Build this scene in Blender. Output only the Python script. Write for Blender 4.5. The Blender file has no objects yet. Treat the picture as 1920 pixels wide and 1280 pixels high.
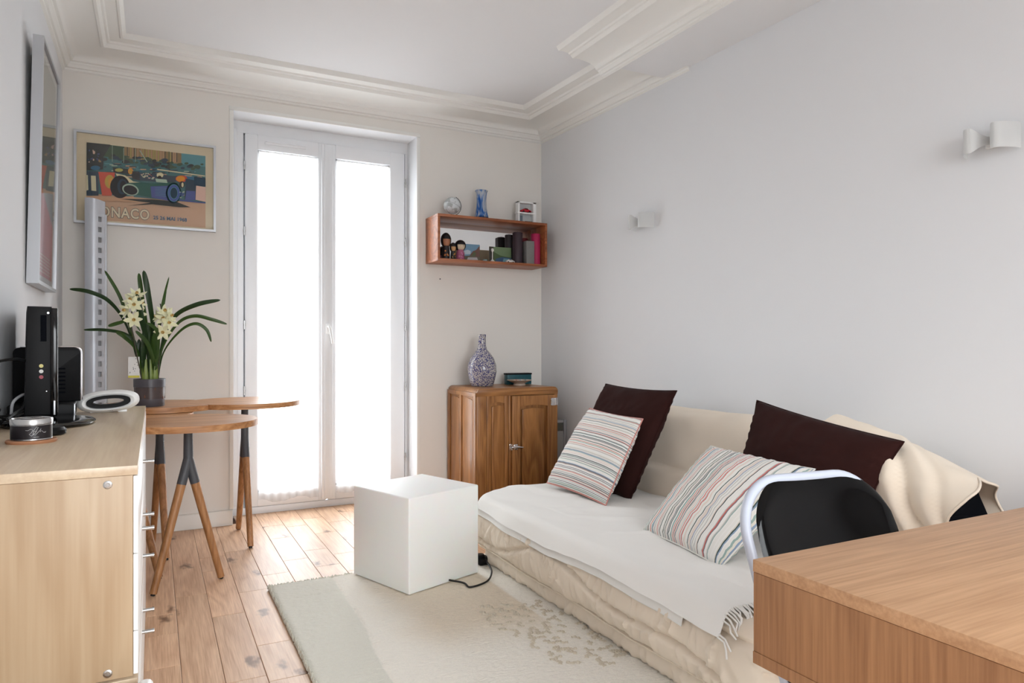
import bpy, bmesh, math, random
from mathutils import Vector, Matrix, noise
random.seed(7)
R = math.radians
PI = math.pi
sc = bpy.context.scene
COL = sc.collection

# ------------------------------------------------------------ camera, sky, lights, exposure
cam_d = bpy.data.cameras.new('camera'); cam = bpy.data.objects.new('camera', cam_d); COL.objects.link(cam)
cam.location = (0, 0, 1.08); cam.rotation_euler = (R(90), 0, R(-27.3))
cam_d.sensor_width = 36; cam_d.lens = 1302/1920*36; cam_d.shift_y = 10/1920; cam_d.clip_start = 0.05
sc.camera = cam
w = bpy.data.worlds.new('overcast_sky'); sc.world = w; w.use_nodes = True
bg = w.node_tree.nodes['Background']; bg.inputs[0].default_value = (0.93, 0.97, 1.0, 1); bg.inputs[1].default_value = 1.0
_t = w.node_tree; _tc = _t.nodes.new('ShaderNodeTexCoord'); _sp = _t.nodes.new('ShaderNodeSeparateXYZ'); _mr = _t.nodes.new('ShaderNodeMapRange')
_t.links.new(_tc.outputs['Generated'], _sp.inputs[0]); _t.links.new(_sp.outputs[2], _mr.inputs[0]); _mr.interpolation_type = 'SMOOTHSTEP'
_mr.inputs[1].default_value = -.12; _mr.inputs[2].default_value = .22; _mr.inputs[3].default_value = 4.0; _mr.inputs[4].default_value = 13.0   # street below, overcast sky above
_t.links.new(_mr.outputs[0], bg.inputs[1])
sc.view_settings.view_transform = 'Standard'; sc.view_settings.look = 'None'
sc.view_settings.exposure = 0.16; sc.view_settings.gamma = 1.0; sc.view_settings.use_curve_mapping = False
def portal(name, loc, rot, sx, sy):
    l = bpy.data.lights.new(name, 'AREA'); l.shape = 'RECTANGLE'; l.size = sx; l.size_y = sy
    l.cycles.is_portal = True
    o = bpy.data.objects.new(name, l); COL.objects.link(o); o.location = loc; o.rotation_euler = rot
portal('door_daylight', (1.02, 4.86, 1.25), (R(-90), 0, 0), 1.16, 2.45)
portal('rear_window_daylight', (1.0, -1.72, 1.45), (R(90), 0, 0), 1.8, 1.9)
def lamp(name, loc, rot, sx, sy, power, col=(1, 1, 1)):
    l = bpy.data.lights.new(name, 'AREA'); l.shape = 'RECTANGLE'; l.size = sx; l.size_y = sy; l.energy = power; l.color = col
    o = bpy.data.objects.new(name, l); COL.objects.link(o); o.location = loc; o.rotation_euler = rot
    return o

# ------------------------------------------------------------ materials
def srgb(r, g, b): 
    f = lambda c: (c/255/12.92) if c/255 <= .04045 else ((c/255+.055)/1.055)**2.4
    return (f(r), f(g), f(b), 1)
def nt(name):
    m = bpy.data.materials.new(name); m.use_nodes = True
    t = m.node_tree; return m, t, t.nodes['Principled BSDF']
def N(t, typ, **kw):
    n = t.nodes.new(typ)
    for k, v in kw.items(): setattr(n, k, v)
    return n
def plain(name, col, rough=.5, metal=0, spec=.5, bump=0, bscale=200, coat=0, var=0, vscale=8, emit=None):
    m, t, p = nt(name)
    p.inputs['Base Color'].default_value = col; p.inputs['Roughness'].default_value = rough
    p.inputs['Metallic'].default_value = metal; p.inputs['Specular IOR Level'].default_value = spec
    p.inputs['Coat Weight'].default_value = coat
    tc = N(t, 'ShaderNodeTexCoord')
    if var:
        n = N(t, 'ShaderNodeTexNoise'); n.inputs['Scale'].default_value = vscale; n.inputs['Detail'].default_value = 4
        t.links.new(tc.outputs['Object'], n.inputs['Vector'])
        r = N(t, 'ShaderNodeMapRange'); r.inputs[3].default_value = 1-var; r.inputs[4].default_value = 1+var
        t.links.new(n.outputs['Fac'], r.inputs[0])
        h = N(t, 'ShaderNodeHueSaturation'); h.inputs['Color'].default_value = col
        t.links.new(r.outputs[0], h.inputs['Value']); t.links.new(h.outputs[0], p.inputs['Base Color'])
    if bump:
        n = N(t, 'ShaderNodeTexNoise'); n.inputs['Scale'].default_value = bscale; n.inputs['Detail'].default_value = 3
        t.links.new(tc.outputs['Object'], n.inputs['Vector'])
        b = N(t, 'ShaderNodeBump'); b.inputs['Strength'].default_value = bump; b.inputs['Distance'].default_value = .002
        t.links.new(n.outputs['Fac'], b.inputs['Height']); t.links.new(b.outputs[0], p.inputs['Normal'])
    return m
def wood(name, c1, c2, axis=1, scale=6, streak=60, rough=.45, per=0, knots=0, cath=.35):
    """grain runs along axis; per = random offset and tint per object"""
    m, t, p = nt(name); L = t.links.new
    tc = N(t, 'ShaderNodeTexCoord'); vec = tc.outputs['Object']
    oi = N(t, 'ShaderNodeObjectInfo')
    off = N(t, 'ShaderNodeVectorMath', operation='MULTIPLY_ADD'); L(oi.outputs['Random'], off.inputs[0])
    off.inputs[1].default_value = (37*per, 53*per, 71*per); L(vec, off.inputs[2]); vec = off.outputs[0]
    s = [1, 1, 1]; s[axis] = .09
    mp = N(t, 'ShaderNodeMapping'); mp.inputs['Scale'].default_value = s; L(vec, mp.inputs['Vector'])
    n1 = N(t, 'ShaderNodeTexNoise'); n1.inputs['Scale'].default_value = scale; n1.inputs['Detail'].default_value = 3; n1.inputs['Distortion'].default_value = .6
    L(mp.outputs[0], n1.inputs['Vector'])
    mul = N(t, 'ShaderNodeMath', operation='MULTIPLY'); L(n1.outputs['Fac'], mul.inputs[0]); mul.inputs[1].default_value = 9
    fr = N(t, 'ShaderNodeMath', operation='PINGPONG'); L(mul.outputs[0], fr.inputs[0]); fr.inputs[1].default_value = .5
    s2 = [1, 1, 1]; s2[axis] = .035
    mp2 = N(t, 'ShaderNodeMapping'); mp2.inputs['Scale'].default_value = s2; L(vec, mp2.inputs['Vector'])
    n2 = N(t, 'ShaderNodeTexNoise'); n2.inputs['Scale'].default_value = streak*3; n2.inputs['Detail'].default_value = 5
    L(mp2.outputs[0], n2.inputs['Vector'])
    mx = N(t, 'ShaderNodeMix'); mx.data_type = 'FLOAT'; mx.inputs[0].default_value = 1-cath
    fr2 = N(t, 'ShaderNodeMath', operation='MULTIPLY'); fr2.inputs[1].default_value = 2; L(fr.outputs[0], fr2.inputs[0])
    L(fr2.outputs[0], mx.inputs[2]); L(n2.outputs['Fac'], mx.inputs[3])
    cr = N(t, 'ShaderNodeValToRGB'); cr.color_ramp.elements[0].position = .25; cr.color_ramp.elements[1].position = .75
    cr.color_ramp.elements[0].color = c2; cr.color_ramp.elements[1].color = c1
    L(mx.outputs[0], cr.inputs[0]); col = cr.outputs[0]
    if per:
        mr = N(t, 'ShaderNodeMapRange'); mr.inputs[3].default_value = .88; mr.inputs[4].default_value = 1.1; L(oi.outputs['Random'], mr.inputs[0])
        h = N(t, 'ShaderNodeHueSaturation'); L(col, h.inputs['Color']); L(mr.outputs[0], h.inputs['Value']); col = h.outputs[0]
    if knots:
        mk = N(t, 'ShaderNodeMapping'); sk = [1, 1, 1]; sk[axis] = .55; mk.inputs['Scale'].default_value = sk; L(vec, mk.inputs['Vector'])
        nd = N(t, 'ShaderNodeTexNoise'); nd.inputs['Scale'].default_value = 30; L(mk.outputs[0], nd.inputs['Vector'])
        va = N(t, 'ShaderNodeMix'); va.data_type = 'VECTOR'; va.inputs[0].default_value = .06
        L(mk.outputs[0], va.inputs[4]); L(nd.outputs['Color'], va.inputs[5])
        vo = N(t, 'ShaderNodeTexVoronoi', voronoi_dimensions='2D'); vo.inputs['Scale'].default_value = 3.3; L(va.outputs[1], vo.inputs['Vector'])
        kr = N(t, 'ShaderNodeMapRange'); kr.interpolation_type = 'SMOOTHSTEP'; kr.inputs[1].default_value = .01; kr.inputs[2].default_value = .095; kr.inputs[3].default_value = knots; kr.inputs[4].default_value = 0
        L(vo.outputs['Distance'], kr.inputs[0])
        km = N(t, 'ShaderNodeMix'); km.data_type = 'RGBA'; L(kr.outputs[0], km.inputs[0]); L(col, km.inputs[6]); km.inputs[7].default_value = srgb(92, 58, 38)
        col = km.outputs[2]
    L(col, p.inputs['Base Color']); p.inputs['Roughness'].default_value = rough
    b = N(t, 'ShaderNodeBump'); b.inputs['Strength'].default_value = .12; b.inputs['Distance'].default_value = .001
    L(n2.outputs['Fac'], b.inputs['Height']); L(b.outputs[0], p.inputs['Normal'])
    return m
def glassy(name, col=(1, 1, 1, 1), gl=.12, rough=.02):
    m, t, p = nt(name); t.nodes.remove(p); L = t.links.new
    out = t.nodes['Material Output']
    tr = N(t, 'ShaderNodeBsdfTransparent'); tr.inputs[0].default_value = col
    g = N(t, 'ShaderNodeBsdfGlossy'); g.inputs['Roughness'].default_value = rough
    lw = N(t, 'ShaderNodeFresnel'); lw.inputs[0].default_value = 1.45
    ad = N(t, 'ShaderNodeMath', operation='MULTIPLY'); L(lw.outputs[0], ad.inputs[0]); ad.inputs[1].default_value = gl/.04*.35
    mn = N(t, 'ShaderNodeMath', operation='MINIMUM'); L(ad.outputs[0], mn.inputs[0]); mn.inputs[1].default_value = .42
    mx = N(t, 'ShaderNodeMixShader'); L(mn.outputs[0], mx.inputs[0]); L(tr.outputs[0], mx.inputs[1]); L(g.outputs[0], mx.inputs[2])
    L(mx.outputs[0], out.inputs[0]); return m
def cloth(name, transp=.5):
    m, t, p = nt(name); t.nodes.remove(p); L = t.links.new; out = t.nodes['Material Output']
    a = N(t, 'ShaderNodeBsdfTransparent'); b = N(t, 'ShaderNodeBsdfTranslucent'); c = N(t, 'ShaderNodeBsdfDiffuse')
    b.inputs[0].default_value = (.95, .96, .97, 1); c.inputs[0].default_value = (.9, .9, .9, 1)
    m1 = N(t, 'ShaderNodeMixShader'); m1.inputs[0].default_value = .35; L(b.outputs[0], m1.inputs[1]); L(c.outputs[0], m1.inputs[2])
    m2 = N(t, 'ShaderNodeMixShader'); m2.inputs[0].default_value = 1-transp; L(a.outputs[0], m2.inputs[1]); L(m1.outputs[0], m2.inputs[2])
    L(m2.outputs[0], out.inputs[0]); return m
def stripes(name, axis, count, pal, seed):
    m, t, p = nt(name); L = t.links.new
    uv = N(t, 'ShaderNodeUVMap'); sp = N(t, 'ShaderNodeSeparateXYZ'); L(uv.outputs[0], sp.inputs[0])
    a = N(t, 'ShaderNodeMath', operation='MULTIPLY'); L(sp.outputs[axis], a.inputs[0]); a.inputs[1].default_value = count
    f = N(t, 'ShaderNodeMath', operation='FLOOR'); L(a.outputs[0], f.inputs[0])
    ad = N(t, 'ShaderNodeMath', operation='ADD'); L(f.outputs[0], ad.inputs[0]); ad.inputs[1].default_value = seed
    wn = N(t, 'ShaderNodeTexWhiteNoise', noise_dimensions='1D'); L(ad.outputs[0], wn.inputs['W'])
    cr = N(t, 'ShaderNodeValToRGB'); cr.color_ramp.interpolation = 'CONSTANT'
    e = cr.color_ramp.elements
    tot = sum(x[1] for x in pal); acc = 0
    e[0].color = pal[0][0]; e[0].position = 0; acc = pal[0][1]/tot
    e[1].position = acc; e[1].color = pal[1][0]; acc += pal[1][1]/tot
    for c, wt in pal[2:]:
        k = e.new(acc); k.color = c; acc += wt/tot
    L(wn.outputs['Value'], cr.inputs[0]); L(cr.outputs[0], p.inputs['Base Color']); p.inputs['Roughness'].default_value = .9
    p.inputs['Sheen Weight'].default_value = .2
    tc = N(t, 'ShaderNodeTexCoord'); n = N(t, 'ShaderNodeTexNoise'); n.inputs['Scale'].default_value = 500; L(tc.outputs['Object'], n.inputs['Vector'])
    b = N(t, 'ShaderNodeBump'); b.inputs['Strength'].default_value = .06; b.inputs['Distance'].default_value = .001
    L(n.outputs['Fac'], b.inputs['Height']); L(b.outputs[0], p.inputs['Normal'])
    return m

M = {}
M['wall'] = plain('wall_paint', srgb(229, 230, 232), .9, bump=.04, bscale=60, spec=.2)
M['wall_back'] = plain('back_wall_paint', srgb(236, 232, 226), .9, bump=.04, bscale=60, spec=.2)
M['ceil'] = plain('ceiling_paint', srgb(235, 235, 236), .9, bump=.03, bscale=60, spec=.2)
M['trim'] = plain('moulding_paint', srgb(240, 239, 235), .6, spec=.3)
M['frame'] = plain('door_frame_paint', srgb(238, 239, 241), .35)
M['plank'] = wood('oak_floor', srgb(236, 200, 166), srgb(196, 152, 118), 1, 7, 70, .42, per=1, knots=.8, cath=.22)
M['gap'] = plain('floor_joint', srgb(95, 66, 48), .8)
M['birch'] = wood('birch_veneer', srgb(192, 168, 138), srgb(174, 146, 114), 2, 4, 30, .45)
M['birchtop'] = wood('birch_top_veneer', srgb(216, 196, 168), srgb(196, 170, 142), 1, 4, 40, .3)
M['teak'] = wood('oiled_oak_top', srgb(205, 152, 104), srgb(160, 106, 62), 0, 5, 40, .4)
M['leg'] = wood('oiled_oak_leg', srgb(186, 134, 88), srgb(142, 96, 56), 2, 8, 60, .45)
M['oak_cab'] = wood('honey_oak', srgb(176, 122, 70), srgb(128, 82, 42), 2, 7, 50, .35)
M['oak_cab_h'] = wood('honey_oak_crosswise', srgb(176, 122, 70), srgb(128, 82, 42), 0, 7, 50, .35)
M['shelf'] = wood('reddish_shelf_wood', srgb(178, 108, 66), srgb(126, 68, 38), 0, 7, 50, .4)
M['desk_top'] = wood('desk_top_oak', srgb(212, 168, 128), srgb(184, 140, 102), 0, 6, 70, .45, cath=.25)
M['desk'] = wood('desk_walnut_panel', srgb(186, 138, 96), srgb(146, 100, 64), 2, 6, 60, .5, cath=.2)
M['white'] = plain('white_lacquer', srgb(248, 248, 247), .3)
M['steel'] = plain('brushed_steel', srgb(200, 200, 200), .25, 1)
M['chrome'] = plain('chrome', srgb(225, 225, 228), .12, 1)
M['alu'] = plain('satin_aluminium', srgb(188, 190, 194), .4, .7)
M['grey'] = plain('grey_powder_coat', srgb(76, 78, 83), .5)
M['blackgloss'] = plain('black_gloss', srgb(10, 9, 10), .1, spec=.35)
M['black'] = plain('black_plastic', srgb(15, 15, 17), .5, spec=.18)
M['blackcloth'] = plain('black_lining', srgb(12, 14, 20), .95, spec=.1)
M['rubber'] = plain('black_rubber', srgb(18, 18, 19), .6)
M['whitetube'] = plain('white_tube_paint', srgb(192, 198, 212), .3)
M['cube'] = plain('opal_polyethylene', srgb(250, 250, 247), .5, spec=.3)
M['cube'].node_tree.nodes['Principled BSDF'].inputs['Subsurface Weight'].default_value = .25
M['cube'].node_tree.nodes['Principled BSDF'].inputs['Subsurface Scale'].default_value = .05
M['cover'] = plain('cream_cotton_cover', srgb(240, 226, 208), .95, spec=.1, bump=.08, bscale=380, var=.03, vscale=5)
M['cover'].node_tree.nodes['Principled BSDF'].inputs['Sheen Weight'].default_value = .15
M['throw'] = plain('off_white_throw', srgb(246, 244, 240), .95, spec=.1, bump=.06, bscale=600)
M['brown'] = plain('dark_brown_velour', srgb(50, 29, 27), 1, spec=0, var=.15, vscale=9, bump=.05, bscale=300)
M['brown'].node_tree.nodes['Principled BSDF'].inputs['Sheen Weight'].default_value = .04
WPAL = [(srgb(232, 230, 224), 5), (srgb(196, 192, 188), 2.2), (srgb(226, 206, 196), 1.2), (srgb(120, 118, 120), 1.4), (srgb(150, 172, 166), 1.2),
        (srgb(236, 234, 230), 3), (srgb(206, 140, 130), .7), (srgb(70, 82, 84), .8), (srgb(140, 160, 184), .6), (srgb(222, 216, 204), 2)]
M['stripe1'] = stripes('fine_striped_cotton', 1, 135, WPAL, 3)
M['stripe2'] = stripes('fine_striped_cotton_bright', 0, 118, WPAL[:6]+[(srgb(206, 96, 90), 1.0), (srgb(60, 78, 74), 1.2), (srgb(140, 160, 184), .8), (srgb(222, 216, 204), 2)], 41)
M['glass'] = glassy('clear_glass')
M['pane'] = glassy('window_glass', gl=.05)
M['voile'] = cloth('white_voile', .45)
M['mirror'] = plain('mirror', (.9, .9, .9, 1), .02, 1)
M['paper'] = plain('cream_poster_paper', srgb(226, 210, 178), .8)

# ------------------------------------------------------------ mesh helpers
class B:
    def __init__(s): s.bm = bmesh.new(); s.uv = None
    def box(s, x0, y0, z0, x1, y1, z1, bev=0, mi=0, seg=2, rot=None, piv=None):
        r = bmesh.ops.create_cube(s.bm, size=1); vs = r['verts']
        for v in vs: v.co = Vector(((x0+x1)/2+v.co.x*(x1-x0), (y0+y1)/2+v.co.y*(y1-y0), (z0+z1)/2+v.co.z*(z1-z0)))
        fs = set(f for v in vs for f in v.link_faces)
        if bev:
            rr = bmesh.ops.bevel(s.bm, geom=list(set(e for v in vs for e in v.link_edges)), offset=bev, segments=seg, affect='EDGES', profile=.5)
            fs = set(rr['faces']) | set(f for f in fs if f.is_valid)
            vs = list(set(v for f in fs for v in f.verts))
        for f in fs: f.material_index = mi
        if rot is not None:
            bmesh.ops.rotate(s.bm, verts=vs, cent=piv or Vector(((x0+x1)/2, (y0+y1)/2, (z0+z1)/2)), matrix=rot)
        return s
    def lathe(s, prof, c=(0, 0, 0), seg=32, mi=0, cap=True, ax=None, sx=1, sy=1):
        """prof: (r, h) list along z (or ax direction)"""
        c = Vector(c); q = Vector((0, 0, 1)).rotation_difference(Vector(ax)).to_matrix() if ax else Matrix.Identity(3)
        rings = []
        for r, h in prof:
            rings.append([s.bm.verts.new(c + q @ Vector((r*sx*math.cos(2*PI*i/seg), r*sy*math.sin(2*PI*i/seg), h))) for i in range(seg)])
        for a, b in zip(rings, rings[1:]):
            for i in range(seg):
                f = s.bm.faces.new((a[i], a[(i+1) % seg], b[(i+1) % seg], b[i])); f.material_index = mi
        if cap:
            f = s.bm.faces.new(list(reversed(rings[0]))); f.material_index = mi
            f = s.bm.faces.new(rings[-1]); f.material_index = mi
        return s
    def cyl(s, p0, p1, r0, r1=None, seg=16, mi=0):
        p0 = Vector(p0); p1 = Vector(p1); d = p1-p0
        return s.lathe([(r0, 0), (r1 if r1 is not None else r0, d.length)], p0, seg, mi, True, d.normalized())
    def tube(s, pts, r, seg=8, mi=0, closed=False, flat=1.0):
        pts = [Vector(p) for p in pts]; n = len(pts); rs = r if isinstance(r, (list, tuple)) else [r]*n
        rings = []; up = None
        for i, p in enumerate(pts):
            if closed: t = pts[(i+1) % n]-pts[i-1]
            else: t = pts[min(i+1, n-1)]-pts[max(i-1, 0)]
            t.normalize()
            if up is None: up = t.orthogonal().normalized()
            else: up = (up - t*up.dot(t)); up = up.normalized() if up.length > 1e-6 else t.orthogonal().normalized()
            bi = t.cross(up)
            rings.append([s.bm.verts.new(p + (up*math.cos(2*PI*k/seg)*flat + bi*math.sin(2*PI*k/seg))*rs[i]) for k in range(seg)])
        pr = list(zip(rings, rings[1:])) + ([(rings[-1], rings[0])] if closed else [])
        for a, b in pr:
            for k in range(seg):
                f = s.bm.faces.new((a[k], a[(k+1) % seg], b[(k+1) % seg], b[k])); f.material_index = mi
        if not closed:
            f = s.bm.faces.new(list(reversed(rings[0]))); f.material_index = mi
            f = s.bm.faces.new(rings[-1]); f.material_index = mi
        return s
    def prism(s, poly, z0, z1, mi=0, fn=None, bev=0):
        """poly (a,b) extruded from z0 to z1; fn maps (a,b,z)->world"""
        fn = fn or (lambda a, b, z: (a, b, z))
        lo = [s.bm.verts.new(fn(a, b, z0)) for a, b in poly]; hi = [s.bm.verts.new(fn(a, b, z1)) for a, b in poly]
        n = len(poly)
        fs = [s.bm.faces.new(list(reversed(lo))), s.bm.faces.new(hi)]
        for i in range(n): fs.append(s.bm.faces.new((lo[i], lo[(i+1) % n], hi[(i+1) % n], hi[i])))
        for f in fs: f.material_index = mi
        if bev:
            es = [e for e in fs[0].edges]+[e for e in fs[1].edges]
            bmesh.ops.bevel(s.bm, geom=es, offset=bev, segments=2, affect='EDGES', profile=.5)
        return s
    def grid(s, fn, nu, nv, mi=0, uv=False, wrapu=False):
        if uv and s.uv is None: s.uv = s.bm.loops.layers.uv.new('UVMap')
        g = [[s.bm.verts.new(fn(i/nu, j/nv)) for j in range(nv+1)] for i in range(nu if wrapu else nu+1)]
        for i in range(nu):
            i2 = (i+1) % len(g) if wrapu else i+1
            for j in range(nv):
                f = s.bm.faces.new((g[i][j], g[i2][j], g[i2][j+1], g[i][j+1])); f.material_index = mi
                if uv:
                    for lp, (a, b) in zip(f.loops, ((i, j), (i+1, j), (i+1, j+1), (i, j+1))): lp[s.uv].uv = (a/nu, b/nv)
        return g
    def done(s, name, mats, parent=None, origin=None, smooth=40, weld=0):
        bm = s.bm
        if weld: bmesh.ops.remove_doubles(bm, verts=bm.verts, dist=weld)
        bmesh.ops.recalc_face_normals(bm, faces=bm.faces)
        if origin is None and parent is None:
            xs = [v.co for v in bm.verts]
            mn = [min(v[k] for v in xs) for k in range(3)]; mx_ = [max(v[k] for v in xs) for k in range(3)]
            origin = ((mn[0]+mx_[0])/2, (mn[1]+mx_[1])/2, mn[2])
        if parent is None:
            o_off = Vector(origin)
            for v in bm.verts: v.co -= o_off
        else:
            o_off = Vector(parent.get('_w', (0, 0, 0)))
            for v in bm.verts: v.co -= o_off
        me = bpy.data.meshes.new(name); bm.to_mesh(me); bm.free()
        if smooth is not None:
            for p in me.polygons: p.use_smooth = True
            try: me.set_sharp_from_angle(angle=R(smooth))
            except Exception: pass
        for m in (mats if isinstance(mats, (list, tuple)) else [mats]): me.materials.append(m)
        o = bpy.data.objects.new(name, me); COL.objects.link(o)
        if parent is None: o.location = origin; o['_w'] = tuple(origin)
        else: o.parent = parent; o['_w'] = tuple(o_off)
        return o
def tag(o, label=None, cat=None, group=None, kind=None):
    if label: o['label'] = label
    if cat: o['category'] = cat
    if group: o['group'] = group
    if kind: o['kind'] = kind
    return o
def thing(name, loc, label, cat, group=None, rz=0, local=False):
    o = bpy.data.objects.new(name, None); COL.objects.link(o); o.location = loc; o.rotation_euler = (0, 0, rz)
    o.empty_display_size = .05
    o['_w'] = (0., 0., 0.) if local else tuple(float(c) for c in loc)
    return tag(o, label, cat, group)
def struct(o): o['kind'] = 'structure'; return o
def arc(cx, cy, r, a0, a1, n): return [(cx+r*math.cos(R(a0+(a1-a0)*i/n)), cy+r*math.sin(R(a0+(a1-a0)*i/n))) for i in range(n+1)]
def sst(a, b_, x): t_ = max(0, min(1, (x-a)/(b_-a))); return t_*t_*(3-2*t_)
def ns(x, y, z=0): return noise.noise(Vector((x, y, z)))

# ------------------------------------------------------------ room shell
XL, YB, ZC = -.446, 4.53, 2.745
SL = .0227
def XR(y): return 2.586+(4.53-y)*SL
YR = -1.6
ZF = 0.0
floor = struct(B().box(-.7, -1.9, -.08, 2.95, 4.95, -.014).done('floor', M['gap'], origin=(0, 0, 0)))
# planks run along Y
rowsx = .1245; x0 = .082-rowsx*5
mesh_cache = {}
def plank_mesh(wd, ln):
    k = (wd, ln)
    if k not in mesh_cache:
        b = B(); g = .0007
        b.box(-wd/2+g, -ln/2+g, -.016, wd/2-g, ln/2-g, 0, bev=.0012, seg=1)
        me = bpy.data.meshes.new('plank'); bmesh.ops.recalc_face_normals(b.bm, faces=b.bm.faces); b.bm.to_mesh(me); b.bm.free(); me.materials.append(M['plank']); mesh_cache[k] = me
    return mesh_cache[k]
fixed = {0: [3.32], 4: [3.136], 5: [3.32, 2.41], 6: [3.877, 3.636, 3.013, 2.40], 7: [3.93, 3.26, 2.651], 8: [3.455, 2.9]}
rest = B(); nrow = 0
for i in range(-1, 22):
    xc = x0+rowsx*(i+.5)
    if xc-rowsx/2 > 2.72: break
    if xc+rowsx/2 < XL: continue
    a, b_ = max(xc-rowsx/2, XL), min(xc+rowsx/2, 2.74)
    if b_-a < .015: continue
    rnd = random.Random(100+i)
    ylim = 4.77 if xc > .4 and xc < 1.66 else 4.545
    y = ylim; cuts = []
    for c in fixed.get(i, []):
        cuts.append(c)
    while True:
        last = cuts[-1] if cuts else y
        nxt = last - round(rnd.choice([.22, .3, .38, .45, .55, .6]), 2)
        if nxt < YR: break
        cuts.append(nxt)
    cuts.append(YR)
    for c in cuts:
        ln = round(y-c, 3)
        if ln > .03:
            if c > .5 or (c > -.2 and xc > .8):
                o = bpy.data.objects.new('plank', plank_mesh(round(b_-a, 4), ln)); COL.objects.link(o); o.parent = floor
                o.location = ((a+b_)/2, (y+c)/2, 0)
            else:
                rest.box(a+.0007, c+.0007, -.016, b_-.0007, y-.0007, 0)
        y = c
rp = rest.done('planks_behind', M['plank'], floor); rp['kind'] = 'stuff'
T = .25
# left wall, right wall
struct(B().box(XL-T, YR-T, 0, XL, 4.95, 2.9).done('wall_left', M['wall'], origin=(XL, 0, 0)))
b = B(); b.prism([(XR(YR-T), YR-T), (XR(YR-T)+T, YR-T), (XR(4.95)+T, 4.95), (XR(4.95), 4.95)], 0, 2.9)
struct(b.done('wall_right', M['wall'], origin=(2.6, 0, 0)))
# back wall with door opening
OX0, OX1, OZ = .42, 1.615, 2.53; YD_ = 4.75
b = B()
b.box(XL-.01, YB, 0, OX0, YB+.32, 2.9); b.box(OX1, YB, 0, XR(YB)+.05, YB+.32, 2.9); b.box(OX0, YB, OZ, OX1, YB+.32, 2.9)
struct(b.done('wall_back', M['wall_back'], origin=(1, YB, 0)))
# white painted lining of the reveal
b = B(); b.box(OX0-.001, YB+.005, .0, OX0+.003, YD_-.001, OZ); b.box(OX1-.003, YB+.005, .0, OX1+.001, YD_-.001, OZ); b.box(OX0+.0035, YB+.005, OZ-.003, OX1-.0035, YD_-.001, OZ+.001)
struct(b.done('trim_4', M['frame'], origin=(1, YB, 0)))
# reveal corner bead
b = B()
for x in (OX0, OX1): b.box(x-.012, YB-.006, .094, x+.012, YB+.004, OZ-.013, .003)
b.box(OX0-.0125, YB-.0065, OZ-.0125, OX1+.0125, YB+.0045, OZ+.0125, .003)
struct(b.done('trim_1', M['trim'], origin=(1, YB, 0)))
# rear wall with its window
b = B()
b.box(XL-T, YR-T, 0, .1, YR, 2.9); b.box(1.9, YR-T, 0, 3.0, YR, 2.9); b.box(.1, YR-T, 0, 1.9, YR, .5); b.box(.1, YR-T, 2.4, 1.9, YR, 2.9)
struct(b.done('wall_rear', M['wall'], origin=(1, YR, 0)))
wf = B()
for x in (.1, .975, 1.85): wf.box(x, YR-.16, .561, x+.05, YR-.10, 2.339)
wf.box(.1, YR-.16, .5, 1.9, YR-.10, .56); wf.box(.1, YR-.16, 2.34, 1.9, YR-.10, 2.4)
struct(wf.done('window_1', M['frame'], origin=(1, YR-.13, .5)))
# ceiling
struct(B().box(XL-T, YR-T, ZC, 3.1, 4.95, 2.95).done('ceiling', M['ceil'], origin=(1, 2, ZC)))
# cornice profile (offset from wall, z)
prof = [(0, 2.585), (.012, 2.592), (.014, 2.603), (.024, 2.606), (.028, 2.618), (.037, 2.626), (.039, 2.634), (.052, 2.638), (.056, 2.648)]
for i in range(1, 9):
    a = i/8*PI/2; prof.append((.056+.134*(1-math.cos(a)), 2.648+.042*math.sin(a)))
prof += [(.196, 2.684), (.208, 2.684), (.216, 2.692), (.222, 2.704), (.232, 2.706), (.238, 2.716), (.285, 2.722), (.290, 2.716), (.300, 2.716), (.306, 2.724), (.312, 2.738), (.320, 2.75)]
PROF = prof
def sweep(path, normals, name, zb=2.60):
    prof = [(d, zb+(z-2.585)*(2.75-zb)/(2.75-2.585)) for d, z in PROF]
    b = B(); bm = b.bm
    rows = []
    for (px, py), (nx, ny) in zip(path, normals):
        rows.append([bm.verts.new((px+nx*d, py+ny*d, z)) for d, z in prof])
    for r0, r1 in zip(rows, rows[1:]):
        for k in range(len(prof)-1): bm.faces.new((r0[k], r1[k], r1[k+1], r0[k+1]))
    # closed ends
    for r in (rows[0], rows[-1]):
        t = bm.verts.new((r[0].co.x, r[0].co.y, 2.75)); bm.faces.new(r+[t])
    return struct(b.done(name, M['trim'], origin=(path[0][0], path[0][1], 2.585), smooth=35))
sweep([(XL, YR), (XL, YB), (XR(YB), YB), (XR(2.95), 2.95)], [(1, 0), (1, -1), (-1-SL, -1), (-1, 0)], 'trim_2')
XS = 2.30
sweep([(XS, 3.31), (XS+.0, YR)], [(-1, 0), (-1, 0)], 'trim_3', 2.622)
struct(B().box(XS, YR, 2.620, 2.85, 3.14, 2.76).done('ceiling_beam', M['ceil'], origin=(2.5, 1, 2.585)))
# thin bead under the beam edge
# baseboards
def base(name, x0, y0, x1, y1):
    struct(B().box(x0, y0, 0, x1, y1, .088, .004).box(x0 if x1-x0 > .05 else x0, y0, .088, x1, y1, .092).done(name, M['trim'], origin=((x0+x1)/2, (y0+y1)/2, 0)))
base('baseboard_back', XL, YB-.018, OX0+.006, YB-.0005)
base('baseboard_back_right', OX1-.006, YB-.018, 2.58, YB-.0005)
base('baseboard_left', XL, YR, XL+.016, YB-.016)
b = B(); b.prism([(XR(YR), YR), (XR(4.53), 4.53), (XR(4.53)-.016, 4.53), (XR(YR)-.016, YR)], 0, .09)
struct(b.done('baseboard_right', M['trim'], origin=(2.6, 2, 0)))

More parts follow.
